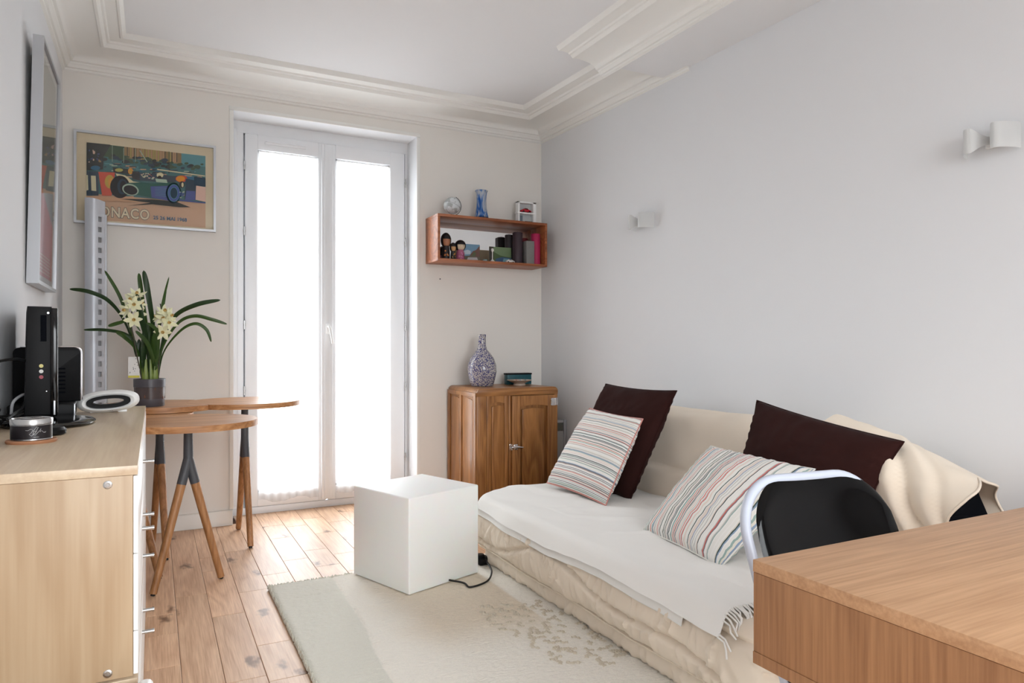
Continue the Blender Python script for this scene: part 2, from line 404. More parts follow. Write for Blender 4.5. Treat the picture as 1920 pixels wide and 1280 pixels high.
# ------------------------------------------------------------ french door
YD = 4.75
door = struct(thing('door_1', (1.03, YD, 0), 'white double glazed french door with sheer curtains', None))
del door['label']
b = B()
for (a, c) in ((OX0-.01, .512), (1.592, OX1+.03)): b.box(a, YD, .046, c, YD+.09, 2.4515)
b.box(OX0-.01, YD, 2.452, OX1+.03, YD+.09, OZ+.02)
b.box(OX0-.01, YD-.004, 0, OX1+.03, YD+.09, .0455, .003)
b.box(.5125, YD+.048, .046, .540, YD+.088, 2.4515); b.box(1.562, YD+.048, .046, 1.5915, YD+.088, 2.4515); b.box(.5405, YD+.048, 2.42, 1.5615, YD+.088, 2.4515)
b.box(OX0+.032, YD-.008, .06, .478, YD+.01, 2.47, .003)
b.done('door_frame', M['frame'], door)
def sash(x0, x1, gx0, gx1, gz0, gz1):
    b = B(); y0, y1 = YD-.018, YD+.045
    b.box(x0, y0, .05, gx0, y1, 2.448, .006); b.box(gx1, y0, .05, x1, y1, 2.448, .006)
    b.box(gx0-.002, y0, .05, gx1+.002, y1, gz0, .004); b.box(gx0-.002, y0, gz1, gx1+.002, y1, 2.448, .004)
    # inner stepped bead
    for (p, q, r_, s_) in ((gx0, gz0, gx0+.012, gz1), (gx1-.012, gz0, gx1, gz1)): b.box(p, y0+.016, q, r_, y1, s_)
    b.box(gx0, y0+.016, gz0, gx1, y1, gz0+.012); b.box(gx0, y0+.016, gz1-.012, gx1, y1, gz1)
    o = b.done('sash', M['frame'], door)
    B().box(gx0+.005, YD+.022, gz0+.005, gx1-.005, YD+.028, gz1-.005).done('pane', M['pane'], o)
    return o
s1 = sash(.520, 1.036, .598, .980, .140, 2.352)
s2 = sash(1.044, 1.585, 1.098, 1.478, .140, 2.356)
b = B(); b.box(1.000, YD-.034, .06, 1.074, YD-.016, 2.44, .006); b.box(1.018, YD-.040, .06, 1.056, YD-.03, 2.44, .004)
b.done('astragal', M['frame'], door)
b = B(); b.box(.64, YD-.026, 2.392, .90, YD-.014, 2.412, .004); b.box(.645, YD-.034, 2.405, .895, YD-.02, 2.411, .002)
b.done('air_vent', M['frame'], door)
for z in (2.24, 1.82, 1.22, .80, .3):
    for x in (.516, 1.588):
        B().cyl((x, YD-.022, z-.028), (x, YD-.022, z+.028), .0055).cyl((x, YD-.022, z-.006), (x, YD-.022, z+.006), .0065).done('hinge', M['steel'], door)
b = B(); b.box(1.026, YD-.050, 1.165, 1.052, YD-.038, 1.235, .006)
hp = b.done('door_handle', M['white'], door)
b = B(); b.tube([(1.039, YD-.05, 1.215), (1.039, YD-.085, 1.215), (1.043, YD-.09, 1.205), (1.062, YD-.09, 1.10)], [.008, .008, .009, .008], 10)
b.done('lever', M['white'], hp)
def curtain(x0, x1, z0, z1, label, seed):
    def fn(u, v):
        x = x0+(x1-x0)*u
        bot = z0 + .012*math.sin(u*9+seed) + .02*abs(math.sin(u*5+seed*2))
        z = bot+(z1-bot)*v
        y = YD-.024 - .004*math.sin(u*46+seed+ns(u*3, v*2, seed)*3) - .004*(1-v)
        return (x, y, z)
    b = B(); b.grid(fn, 90, 10)
    o = b.done('voile_curtain', M['voile'], smooth=80)
    tag(o, label, 'curtain', 'sheer door curtains')
    B().cyl((x0+.002, YD-.024, z1-.004), (x1-.002, YD-.024, z1-.004), .003, seg=8).done('curtain_rod', M['white'], o)
curtain(.600, .980, .070, 2.345, 'sheer white curtain on the left leaf of the french door', 1)
curtain(1.100, 1.478, .085, 2.345, 'sheer white curtain on the right leaf of the french door', 4)
# balcony outside
bal = thing('balcony_railing', (1.0, 5.35, 0), 'pale iron balcony railing dimly seen behind the voile curtains', 'railing')
b = B(); b.cyl((.1, 5.35, .95), (2.1, 5.35, .95), .02).cyl((.1, 5.35, .12), (2.1, 5.35, .12), .012); b.cyl((.11, 5.35, -.01), (.11, 5.35, .95), .012).cyl((2.09, 5.35, -.01), (2.09, 5.35, .95), .012); b.done('rail', M['frame'], bal)
for i in range(15): B().cyl((.15+i*.135, 5.35, .12), (.15+i*.135, 5.35, .95), .007, seg=8).done('baluster', M['frame'], bal)
struct(B().box(-.2, 4.84, -.1, 2.4, 5.5, -.01).done('balcony_floor', M['wall'], origin=(1, 5.2, -.01)))

# ------------------------------------------------------------ dresser
CN = 'stacked low drawer units'
def drawer_unit(z0, z1, top, label, rows):
    X0, X1, Y0, Y1 = XL+.004, -.038, 1.635, 3.265
    t = thing('drawer_unit', (-.24, 2.45, z0), label, 'drawers', CN)
    b = B(); b.box(X0, Y0, z0, X1, Y0+.018, z1-.02, .001); b.box(X0, Y1-.018, z0, X1, Y1, z1-.02, .001); b.box(X0, Y0+.018, z0, X0+.006, Y1-.018, z1-.02); b.box(X0, Y0+.018, z0, X1, Y1-.018, z0+.018)
    b.done('carcass', M['birch'], t)
    b = B(); b.box(X0, Y0-.001, z1-.0195, X1+.009, Y1+.001, z1, .001); tp = b.done('top_board', M['birchtop'], t)
    n = len(rows)
    for (a, c) in rows:
        d = B().box(X1+.0005, Y0+.001, a+.001, X1+.0095, Y1-.001, c-.001, .0015).done('drawer', M['white'], t)
        for y in ((2.38,) if a in (.652, .402) else (2.20, 2.38) if a > .1 else (2.0,)):
            zc = (a+c)/2
            B().cyl((X1+.009, y, zc), (X1+.038, y, zc), .0055).lathe([(.0065, 0), (.0065, .006)], (X1+.034, y, zc), 16, ax=(1, 0, 0)).done('knob', M['steel'], d)
    for z in (z1-.036, z0+.014):
        b = B(); b.lathe([(.0085, 0), (.0085, .0012), (.0075, .002), (.004, .002), (.0035, .001)], (-.083, Y0+.0005, z), 24, ax=(0, -1, 0))
        b.done('bolt_cap', M['steel'], t)
    return t
drawer_unit(.40, .835, None, 'upper light birch drawer unit with white drawer fronts, stacked on another', [(.652, .814), (.492, .652), (.402, .492)])
drawer_unit(.0, .395, None, 'lower light birch drawer unit standing on the floor', [(.19, .374), (.02, .19)])
bn = thing('low_bench', (-.22, 1.35, 0), 'low light wooden bench with white front edge before the drawers', 'bench')
B().box(XL+.02, 1.08, .375, -.03, 1.605, .397, .002).done('seat_board', M['birchtop'], bn)
B().box(-.03, 1.08, .34, .0, 1.61, .403, .012, seg=3).done('front_edge', M['white'], bn)
for y in (1.12, 1.56):
    for x in (XL+.06, -.05): B().box(x-.02, y-.02, 0, x+.02, y+.02, .375, .003).done('leg', M['white'], bn)
ZT = .835
# ------------------------------------------------------------ things on the dresser
# television seen from its side
tv = thing('television', (-.300, 2.62, ZT), 'black flat television seen edge on with coloured sockets on its side', 'television', rz=R(8.0), local=True)
b = B()
b.prism([(-.058, .030), (.012, .030), (.014, .372), (-.050, .372)], -.0, .50, fn=lambda a, z, y: (a-.0, y, z), bev=.004)
b.box(-.03, .015, .06, .0, .48, .34, .008)
b.done('casing', M['black'], tv)
B().box(.010, -.005, .025, .030, .505, .368, .004).done('bezel', M['blackgloss'], tv)
B().box(.0302, .01, .045, .0312, .49, .355).done('screen', M['blackgloss'], tv)
B().box(.018, -.0062, .03, .023, -.004, .075, .0005).done('side_trim', M['alu'], tv)
for k, (c, z) in enumerate((('yellow', .185), ('white', .168), ('red', .150))):
    mm = plain('socket_'+c, {'yellow': srgb(220, 210, 130), 'white': srgb(225, 225, 220), 'red': srgb(160, 40, 60)}[c], .4)
    b = B(); b.lathe([(.0058, 0), (.0058, .003), (.0032, .003), (.0028, .0005)], (-.014, .0, z), 18, ax=(0, -1, 0)); tag(b.done('socket', mm, tv), c+' socket')
b = B()
for i in range(9): b.box(-.014, -.0012, .27+i*.008, -.002, .0015, .274+i*.008)
b.box(-.016, -.0008, .262, .0, .001, .345, .0)
b.done('slot_panel', M['blackcloth'], tv)
B().cyl((.004, 0, .352), (.004, -.003, .352), .003).done('screw', M['steel'], tv)
B().cyl((.0, 0, .105), (.0, -.002, .105), .0014).done('screw', M['steel'], tv)
b = B(); b.box(-.05, .12, .012, .02, .38, .05, .01); b.done('neck', M['black'], tv)
b = B(); b.lathe([(.118, 0), (.128, .004), (.130, .009), (.124, .014), (.10, .016), (.02, .018)], (.005, .02, 0), 48, sy=1.5); b.done('stand', M['blackgloss'], tv)
# puck
o = B().lathe([(.036, 0), (.044, .004), (.045, .014), (.038, .022), (.0, .024)], (-.262, 2.31, ZT), 32, cap=False).done('puck', M['black']); tag(o, 'small black round puck behind the tin, under the television edge', 'puck')
# remote / handset at left
t = thing('keypad_handset', (-.385, 2.13, ZT), 'black handset with rows of keys left of the round tin', 'handset', rz=R(12), local=True)
B().box(-.045, -.09, 0, .035, .09, .024, .008).done('body', M['black'], t)
for i in range(3):
    for j in range(6): B().box(-.034+i*.021, -.08+j*.026, .0235, -.02+i*.021, -.064+j*.026, .028, .002).done('key', M['grey'], t)
# tin on coaster
o = B().lathe([(.0, 0), (.054, 0), (.056, .003), (.056, .006), (.054, .008), (.0, .008)], (-.279, 2.155, ZT), 48, cap=False).done('coaster', plain('terracotta_cork', srgb(172, 120, 86), .7)); tag(o, 'round terracotta coloured coaster under the black tin', 'coaster')
t = thing('round_tin', (-.279, 2.155, ZT+.008), 'round black tin with silver lid and white scribbled signature on coaster', 'tin')
cx, cy, cz = -.279, 2.155, ZT+.008
K = .87
SC = lambda pr: [(a*K, h*K) for a, h in pr]
B().lathe(SC([(.0, 0), (.050, 0), (.052, .002), (.052, .052), (.05, .053)]), (cx, cy, cz), 48, cap=False).done('body', plain('dark_printed_tin', srgb(38, 34, 38), .35, .3), t)
b = B(); b.lathe(SC([(.0525, .001), (.0527, .0035), (.0525, .004)]), (cx, cy, cz), 48, cap=False).lathe(SC([(.0523, .043), (.0526, .0436), (.0523, .0445)]), (cx, cy, cz), 48, cap=False); b.done('band', M['steel'], t)
b = B(); b.lathe(SC([(.0535, .046), (.0537, .060), (.052, .0625), (.049, .0625), (.048, .0605), (.0, .0605)]), (cx, cy, cz), 48, cap=False); b.lathe(SC([(.0, .061), (.026, .061), (.028, .0625), (.026, .064), (.0, .064)]), (cx, cy, cz), 32, cap=False); b.done('lid', M['steel'], t)
def on_tin(a, h): 
    th = R(-93+a); return (cx+.0526*K*math.cos(th), cy+.0526*K*math.sin(th), cz+h*K)
sig = [(0, .030), (8, .034), (14, .031), (10, .024), (4, .019), (10, .014), (20, .022), (28, .038), (24, .040), (16, .030), (14, .018), (20, .016), (30, .026), (36, .034), (33, .024), (38, .028), (44, .022), (52, .024)]
b = B(); b.tube([on_tin(a, h) for a, h in sig], .0005, 5)
b.tube([on_tin(a, h) for a, h in ((-6, .031), (20, .027), (50, .021))], .0004, 5)
for i in range(5): b.tube([on_tin(16+i*3, .010), on_tin(18+i*3, .010)], .0006, 5)
b.done('signature', plain('white_ink', srgb(200, 200, 200), .6), t)
# set-top box, panel
t = thing('set_top_box', (-.335, 2.91, ZT), 'flat black box with silver trimmed front under the black panel', 'device', rz=R(3), local=True)
B().box(-.10, -.12, .004, .088, .12, .050, .004).done('body', M['black'], t)
b = B(); b.box(.086, -.118, .0465, .091, .118, .0505, .001); b.box(.086, -.121, .006, .091, -.117, .048, .001); b.done('front_trim', M['alu'], t)
for y in (-.09, .09):
    for x in (-.07, .06): B().box(x-.01, y-.01, 0, x+.01, y+.01, .004).done('foot', M['rubber'], t)
t = thing('router_panel', (-.325, 2.95, ZT+.0505), 'upright black panel with rounded corners and silver edge behind the television', 'device')
rp_ = [(-.10, 0), (.100, 0)]+arc(.080, .172, .020, 0, 90, 6)+arc(-.08, .172, .02, 90, 180, 6)
def rpf(a, z, y): return (-.335+a, 2.95+y, ZT+.0505+z)
B().prism(rp_, -.012, .010, fn=rpf, bev=.002).done('body', M['black'], t)
pth = [(.1012, 0.004)]+arc(.080, .172, .0212, 0, 90, 6)+[(-.08, .1932)]
B().tube([rpf(a, z, 0) for a, z in pth], .0052, 8, flat=1).done('silver_edge', M['chrome'], t)
b = B(); 
for i in range(7): b.box(-.335+.03, 2.9365, ZT+.08+i*.014, -.335+.055, 2.9375, ZT+.086+i*.014)
b.done('vent', M['blackcloth'], t)
# clock radio with oval hole
rad = thing('clock_radio', (-.150, 3.02, ZT), 'white oval clock radio with a slot shaped opening ringed in black', 'radio', rz=R(2), local=True)
def ell(a, c, n=48, p=2.3): return [(a*math.copysign(abs(math.cos(t))**(2/p), math.cos(t)), c*math.copysign(abs(math.sin(t))**(2/p), math.sin(t))) for t in [2*PI*i/n for i in range(n)]]
def ring(b, outer, inner, y0, y1, cz_, mi=0, shear=0, bulge=0):
    n = len(outer); bm = b.bm
    V = lambda p, y: bm.verts.new((p[0], y, cz_+p[1]+shear*p[0]))
    mid = [((o_[0]+i_[0])/2, (o_[1]+i_[1])/2) for o_, i_ in zip(outer, inner)]
    loops = [[V(p, y0+bulge) for p in outer], [V(p, y0) for p in mid], [V(p, y0+bulge*.6) for p in inner], [V(p, y1) for p in inner], [V(p, y1) for p in outer]]
    for a, c in zip(loops, loops[1:]+[loops[0]]):
        for i in range(n): bm.faces.new((a[i], a[(i+1) % n], c[(i+1) % n], c[i])).material_index = mi
b = B(); ring(b, ell(.102, .040), ell(.067, .020), -.034, .034, .0405, shear=.06, bulge=.014); b.done('body', M['white'], rad, smooth=60)
b = B(); ring(b, ell(.072, .0235), ell(.050, .0115), -.0335, .030, .0405, shear=.06, bulge=-.001); b.done('black_ring', M['black'], rad, smooth=60)
b = B()
for i in range(6): b.box(-.02+i*.006, -.0300, .0075, -.016+i*.006, -.0290, .0105)
b.done('logo', M['grey'], rad)
for x in (-.045, .045): B().box(x-.015, -.02, 0, x+.015, .02, .0085, .002).done('foot', M['white'], rad)
# cables
def bez(pts, n=14):
    out = []; P = [Vector(p) for p in pts]; P = [P[0]]+P+[P[-1]]
    for i in range(1, len(P)-2):
        for k in range(n):
            t = k/n; a, b_, c, d = P[i-1:i+3]
            out.append(.5*((2*b_)+(-a+c)*t+(2*a-5*b_+4*c-d)*t*t+(-a+3*b_-3*c+d)*t**3))
    out.append(P[-2]); return out
def cable(name, pts, r, mat, label, grp='cables behind the television'):
    o = B().tube(bez(pts), r, 8).done(name, mat); tag(o, label, 'cable', grp); return o
cable('aerial_cable', [(-.356, 2.66, 1.035), (-.385, 2.62, 1.042), (-.42, 2.5, 1.030), (-.43, 2.35, .99), (-.432, 2.2, .92), (-.43, 2.1, .86)], .0045, M['rubber'], 'thick black cable curving left from the back of the television')
cable('grey_lead', [(-.355, 2.72, .928), (-.375, 2.70, .925), (-.395, 2.68, .905), (-.400, 2.68, .87), (-.40, 2.69, .838)], .0045, plain('grey_cable', srgb(170, 170, 172), .5), 'grey curled lead behind the television base')
rr = random.Random(3)
for k in range(5):
    pts = [(-.425+rr.random()*.02, 2.25+rr.random()*.25, ZT+.01+rr.random()*.03)]
    for j in range(4): pts.append((-.43+j*.018+rr.random()*.012, 2.4+rr.random()*.25, ZT+.008+rr.random()*.045))
    pts.append((-.36, 2.68, ZT+.03+rr.random()*.05))
    cable('power_lead', pts, .0032, M['rubber'], 'tangled thin black leads on the dresser left of the television')
cable('slim_lead', [(-.36, 2.70, .93), (-.372, 2.69, .89), (-.385, 2.66, .85), (-.40, 2.6, .845)], .0026, M['rubber'], 'thin black lead dropping from the television back')

# ------------------------------------------------------------ perforated column
t = thing('perforated_column', (-.279, 4.42, 0), 'tall silver column with a row of square holes in the left corner', 'column')
col_pts = []
for i in range(13):
    a = i/12; col_pts.append((-.327+.094*a, 4.355-.035*math.sin(PI*(.15+.85*a))**1.0))
Z1 = 1.865
def ztop(a): return Z1+.012*math.cos(a*PI*.5)
b = B()
hole_i = (8, 9)
zs = [0]
hz = [1.765-k*.0555 for k in range(31)]
lv = sorted(set([0.0]+[z for h in hz for z in (h-.014, h+.014)]+[1.84]))
bm = b.bm
def side(off):
    return [[bm.verts.new((x, y+off, z if z < 1.84 else ztop(i/12))) for z in lv] for i, (x, y) in enumerate(col_pts)]
f_, k_ = side(0), side(.006)
for i in range(12):
    for j in range(len(lv)-1):
        mid = (lv[j]+lv[j+1])/2
        hole = i in hole_i and any(abs(mid-h) < .006 for h in hz)
        if hole:
            a, c = f_, k_
            if i == hole_i[0]: bm.faces.new((a[i][j], a[i][j+1], c[i][j+1], c[i][j]))
            if i == hole_i[-1]: bm.faces.new((a[i+1][j], a[i+1][j+1], c[i+1][j+1], c[i+1][j]))
            for jj in (j, j+1): bm.faces.new((a[i][jj], a[i+1][jj], c[i+1][jj], c[i][jj]))
        else:
            for g in (f_, k_): bm.faces.new((g[i][j], g[i+1][j], g[i+1][j+1], g[i][j+1]))
for i in range(12):
    bm.faces.new((f_[i][-1], f_[i+1][-1], k_[i+1][-1], k_[i][-1])); bm.faces.new((f_[i][0], f_[i+1][0], k_[i+1][0], k_[i][0]))
for j in range(len(lv)-1):
    for i in (0, 12): bm.faces.new((f_[i][j], f_[i][j+1], k_[i][j+1], k_[i][j]))
b.done('face_plate', plain('silver_painted_sheet', srgb(196, 199, 206), .4, .35), t, smooth=50)
B().box(-.318, 4.375, 0, -.25, 4.44, 1.83, .004).done('inner_post', plain('grey_post_paint', srgb(196, 196, 198), .6), t)  # post behind the square holes, one even light grey
B().box(-.235, 4.38, 0, -.228, 4.45, 1.80).done('side_edge', M['alu'], t)
B().box(-.345, 4.30, 0, -.21, 4.46, .02, .004).done('foot_plate', M['alu'], t)

# ------------------------------------------------------------ posters
def flat(b, pts, fn, off, mi):
    vs = [b.bm.verts.new(fn(p[0], p[1], off)) for p in pts]
    b.bm.faces.new(vs).material_index = mi
def frame_bars(b, a0, a1, c0, c1, w_, d0, d1, fn):
    for (p, q, r_, s_) in ((a0, a1, c0, c0+w_), (a0, a1, c1-w_, c1), (a0, a0+w_, c0+w_, c1-w_), (a1-w_, a1, c0+w_, c1-w_)):
        b.prism([(p, r_), (q, r_), (q, s_), (p, s_)], d0, d1, fn=fn)
po = thing('framed_poster', (-.03, YB, 1.77), 'landscape framed racing poster on the back wall, silver frame', 'picture')
# tilt slightly like the photo : level
def pf(x, z, off): return (x, YB-off, z)
b = B(); frame_bars(b, -.391, .331, 1.766, 2.280, .013, .0, .028, pf); b.done('frame', M['alu'], po)
b = B(); b.prism([(-.38, 1.777), (.32, 1.777), (.32, 2.270), (-.38, 2.270)], .004, .012, fn=pf); b.done('mount', M['paper'], po)
pc = [('tan', 206, 164, 130), ('dark', 34, 40, 38), ('brown', 158, 128, 82), ('teal', 58, 116, 118), ('green', 58, 84, 58), ('navy', 40, 62, 78), ('cream', 218, 208, 170),
      ('red', 206, 76, 44), ('yellow', 196, 160, 50), ('cargreen', 44, 96, 84), ('tyre', 26, 26, 32), ('violet', 78, 90, 150), ('orange', 222, 150, 40), ('pink', 214, 180, 164), ('aqua', 88, 150, 158), ('pale', 170, 190, 170), ('blue', 30, 104, 140), ('lemon', 188, 180, 96)]
PM = [plain('print_'+n, srgb(r_, g_, b_), .7) for n, r_, g_, b_ in pc]; PI_ = {c[0]: i for i, c in enumerate(pc)}
U0, U1, V0, V1 = -.331, .275, 1.79, 2.217
def pu(x, y):
    u = (x-232)/1245; yt = 247+148*u; yb = 1045+57*u; v = (y-yt)/(yb-yt)
    return (U0+(U1-U0)*u, V1-(V1-V0)*v)
b = B(); lay = [0]
def art(pts, c):
    lay[0] += 1
    flat(b, [pu(*p) for p in pts], pf, .0121+lay[0]*.00003, PI_[c])
def oval(x, y, rx, ry, c, n=24, rot=0): art([(x+rx*math.cos(2*PI*i/n)*math.cos(rot)-ry*math.sin(2*PI*i/n)*math.sin(rot), y+rx*math.cos(2*PI*i/n)*math.sin(rot)+ry*math.sin(2*PI*i/n)*math.cos(rot)) for i in range(n)], c)
def rowy(x, f): u = (x-232)/1245; return 247+148*u + f*(798-91*u)
def band(x0, x1, f0, f1, c): art([(x0, rowy(x0, f0)), (x1, rowy(x1, f0)), (x1, rowy(x1, f1)), (x0, rowy(x0, f1))], c)
band(232, 1477, 0, 1, 'tan'); band(232, 1477, 0, .66, 'teal'); band(232, 620, 0, .16, 'green'); band(600, 1220, 0, .15, 'brown'); band(1210, 1477, 0, .15, 'aqua')
rr = random.Random(11)
for i in range(34):
    x = 600+i*18; band(x, x+7, .0, .13+rr.random()*.03, rr.choice(['tan', 'brown', 'lemon', 'dark']))
for i in range(70):
    x = 400+rr.random()*1040; f = .12+rr.random()*.09; s_ = 14+rr.random()*26
    oval(x, rowy(x, f), s_, s_*.5, rr.choice(['green', 'green', 'dark', 'navy']), 9)
for i in range(120):
    x = 400+rr.random()*1040; f = .23+rr.random()*.17; s_ = 20+rr.random()*60
    x2 = min(x+s_, 1470); art([(x, rowy(x, f)), (x2, rowy(x2, f-.006)), (x2, rowy(x2, f+.006)), (x, rowy(x, f+.014))], rr.choice(['pale', 'aqua', 'teal', 'navy', 'tan', 'dark', 'blue']))
for x, t_, m_ in ((485, 0, .22), (600, .02, .22), (720, .01, .19)): band(x, x+5, t_, m_, 'pale')
band(1072, 1080, .0, .30, 'dark'); art([(770, 330), (850, 450), (842, 455), (763, 335)], 'pale')
band(900, 1477, .335, .40, 'blue'); band(1200, 1477, .31, .37, 'blue'); art([(950, 520), (1470, 590), (1470, 600), (950, 532)], 'cream')
art([(232, 250), (470, 275), (440, 330), (400, 400), (395, 530), (232, 545)], 'dark')
for i in range(26):
    x = 240+rr.random()*140; y = 300+rr.random()*170; oval(x, y, 4+rr.random()*10, 5+rr.random()*8, rr.choice(['navy', 'brown', 'tyre', 'violet', 'pink']), 7)
oval(305, 355, 12, 18, 'pink', 10); oval(320, 515, 48, 24, 'blue', 12)
art([(232, 548), (350, 552), (350, 800), (232, 805)], 'navy'); art([(232, 590), (245, 590), (250, 745), (232, 750)], 'cream'); art([(275, 595), (322, 596), (328, 755), (280, 750)], 'cream')
art([(348, 555), (515, 560), (500, 690), (480, 800), (385, 800)], 'red'); oval(460, 655, 48, 70, 'yellow'); oval(470, 660, 24, 44, 'orange')
art([(490, 505), (690, 530), (700, 580), (500, 560)], 'dark'); oval(555, 535, 42, 18, 'lemon', 12); oval(672, 545, 26, 32, 'orange', 12); oval(672, 548, 14, 18, 'yellow', 10)
art([(690, 545), (765, 550), (770, 640), (690, 625)], 'tyre'); art([(765, 560), (900, 560), (1150, 600), (1150, 660), (770, 640)], 'navy')
for i in range(26): x = 770+rr.random()*140; y = 560+rr.random()*70; oval(x, y, 5+rr.random()*10, 3+rr.random()*6, rr.choice(['pink', 'red', 'pale', 'navy', 'cream']), 7)
art([(232, 805), (520, 812), (700, 800), (760, 860), (232, 850)], 'tan')
art([(560, 830), (900, 830), (1150, 850), (1310, 905), (1180, 905), (900, 880), (640, 900), (880, 865)], 'dark')
art([(520, 570), (620, 590), (700, 650), (840, 670), (830, 690), (700, 690), (640, 650), (540, 610)], 'cream')
oval(565, 708, 100, 116, 'tyre'); oval(590, 705, 52, 80, 'navy'); oval(598, 705, 34, 60, 'tyre')
art([(590, 700), (650, 665), (760, 660), (900, 670), (1160, 655), (1200, 720), (1190, 790), (1120, 850), (900, 815), (760, 790), (640, 780)], 'cargreen')
art([(880, 700), (1100, 690), (1170, 790), (1110, 850), (890, 810)], 'violet')
oval(672, 735, 86, 58, 'pale', rot=.25); oval(672, 738, 72, 46, 'tyre', rot=.25)
for i in range(6): art([(930, 710+i*16), (1050, 716+i*16), (1050, 720+i*16), (930, 713+i*16)], 'aqua')
oval(980, 585, 36, 26, 'cream'); oval(975, 610, 22, 20, 'tyre'); art([(930, 620), (1050, 630), (1060, 665), (940, 655)], 'pale')
oval(1210, 622, 64, 34, 'red'); oval(1200, 622, 48, 28, 'orange')
art([(1255, 620), (1370, 640), (1365, 830), (1250, 830)], 'navy'); art([(1265, 740), (1362, 745), (1362, 835), (1250, 835)], 'violet')
oval(1215, 680, 28, 34, 'tyre'); oval(1222, 682, 12, 24, 'cream')
oval(1125, 765, 84, 104, 'navy'); oval(1128, 765, 66, 88, 'aqua'); oval(1128, 765, 62, 84, 'violet'); oval(1128, 765, 42, 60, 'aqua'); oval(1128, 765, 38, 55, 'navy')
for i in range(14): oval(1190+rr.random()*50, 750+rr.random()*80, 12, 5, rr.choice(['pink', 'violet', 'pale']), 7)
art([(1350, 600), (1477, 615), (1477, 700), (1350, 690)], 'navy'); art([(1372, 690), (1477, 705), (1477, 850), (1365, 830)], 'pink')
art([(1200, 830), (1477, 858), (1477, 866), (1190, 842)], 'violet')
b.done('print', PM, po, smooth=None)
def text(body, x, z, size, y, mat, parent, name, off=0, wid=1.0, rot=(R(90), 0, 0), sp=1.0, shear=0):
    c = bpy.data.curves.new(name, 'FONT'); c.body = body; c.size = size; c.offset = off; c.space_character = sp; c.resolution_u = 3; c.shear = shear; c.extrude = .00002
    o = bpy.data.objects.new(name, c); COL.objects.link(o)
    bpy.context.view_layer.update()
    dg = bpy.context.evaluated_depsgraph_get(); me = bpy.data.meshes.new_from_object(o.evaluated_get(dg)); bpy.data.objects.remove(o)
    o = bpy.data.objects.new(name, me); COL.objects.link(o); me.materials.clear(); me.materials.append(mat)
    pw = parent['_w']; o.parent = parent; o.location = (x-pw[0], y-pw[1], z-pw[2]); o.rotation_euler = rot; o.scale = (wid, 1, 1); return o
navy = plain('outline_ink', srgb(52, 76, 82), .7); teal = plain('date_ink', srgb(38, 92, 124), .7)
text('MONACO', -.320, 1.812, .080, YB-.0175, navy, po, 'title_outline', off=.0040, wid=.775, sp=1.10)
text('MONACO', -.320, 1.812, .080, YB-.0180, M['paper'], po, 'title', off=.0016, wid=.775, sp=1.10)
text('25 26 MAI 1968', -.002, 1.817, .0285, YB-.0180, teal, po, 'date', off=.0008, wid=.93, sp=1.02)
B().prism([(-.379, 1.778), (.319, 1.778), (.319, 2.268), (-.379, 2.268)], .0205, .0220, fn=pf).done('glazing', M['glass'], po)

# left wall poster, leaning off the wall at the top
pl = thing('framed_poster', (-.42, 3.55, 1.33), 'tall deep silver framed poster on the left wall, mostly hidden by reflection', 'picture')
def lf(y, z, off): return (-.443+.022*(z-1.33)/.977+off*(1-.12*(z-1.33)), y, z)
b = B(); frame_bars(b, 3.28, 3.83, 1.33, 2.307, .014, .0, .042, lf); b.done('frame', M['alu'], pl)
b = B(); flat(b, [(3.29, 1.34), (3.82, 1.34), (3.82, 2.297), (3.29, 2.297)], lf, .028, 0); b.bm.faces.ensure_lookup_table()
b.done('mount', plain('grey_white_paper', srgb(206, 206, 200), .8), pl, smooth=None)
b = B()
flat(b, [(3.335, 1.375), (3.775, 1.375), (3.775, 2.262), (3.335, 2.262)], lf, .0284, 0)
flat(b, [(3.335, 1.375), (3.775, 1.375), (3.775, 1.62), (3.335, 1.76)], lf, .0288, 1)
rr = random.Random(5)
for r_ in range(6):
    y = 3.36+rr.random()*.03
    while y < 3.70:
        w_ = .015+rr.random()*.035; z = 1.46-r_*.014
        flat(b, [(y, z), (y+w_, z), (y+w_, z+.006), (y, z+.006)], lf, .0292, 2); y += w_+.008
for (a, c, d, e) in ((3.28+.014, 3.28+.017, 1.345, 2.29), (3.813, 3.816, 1.345, 2.29)): flat(b, [(a, d), (c, d), (c, e), (a, e)], lf, .030, 3)
flat(b, [(3.294, 2.288), (3.816, 2.288), (3.816, 2.292), (3.294, 2.292)], lf, .030, 3)
b.done('print', [plain('grey_green_print', srgb(150, 150, 138), .8), plain('coral_print', srgb(204, 110, 98), .8), plain('pale_print', srgb(216, 196, 170), .8), plain('plum_edge', srgb(120, 60, 90), .6)], pl, smooth=None)
B().prism([(3.292, 1.342), (3.818, 1.342), (3.818, 2.295), (3.292, 2.295)], .034, .0355, fn=lf).done('glazing', M['glass'], pl)

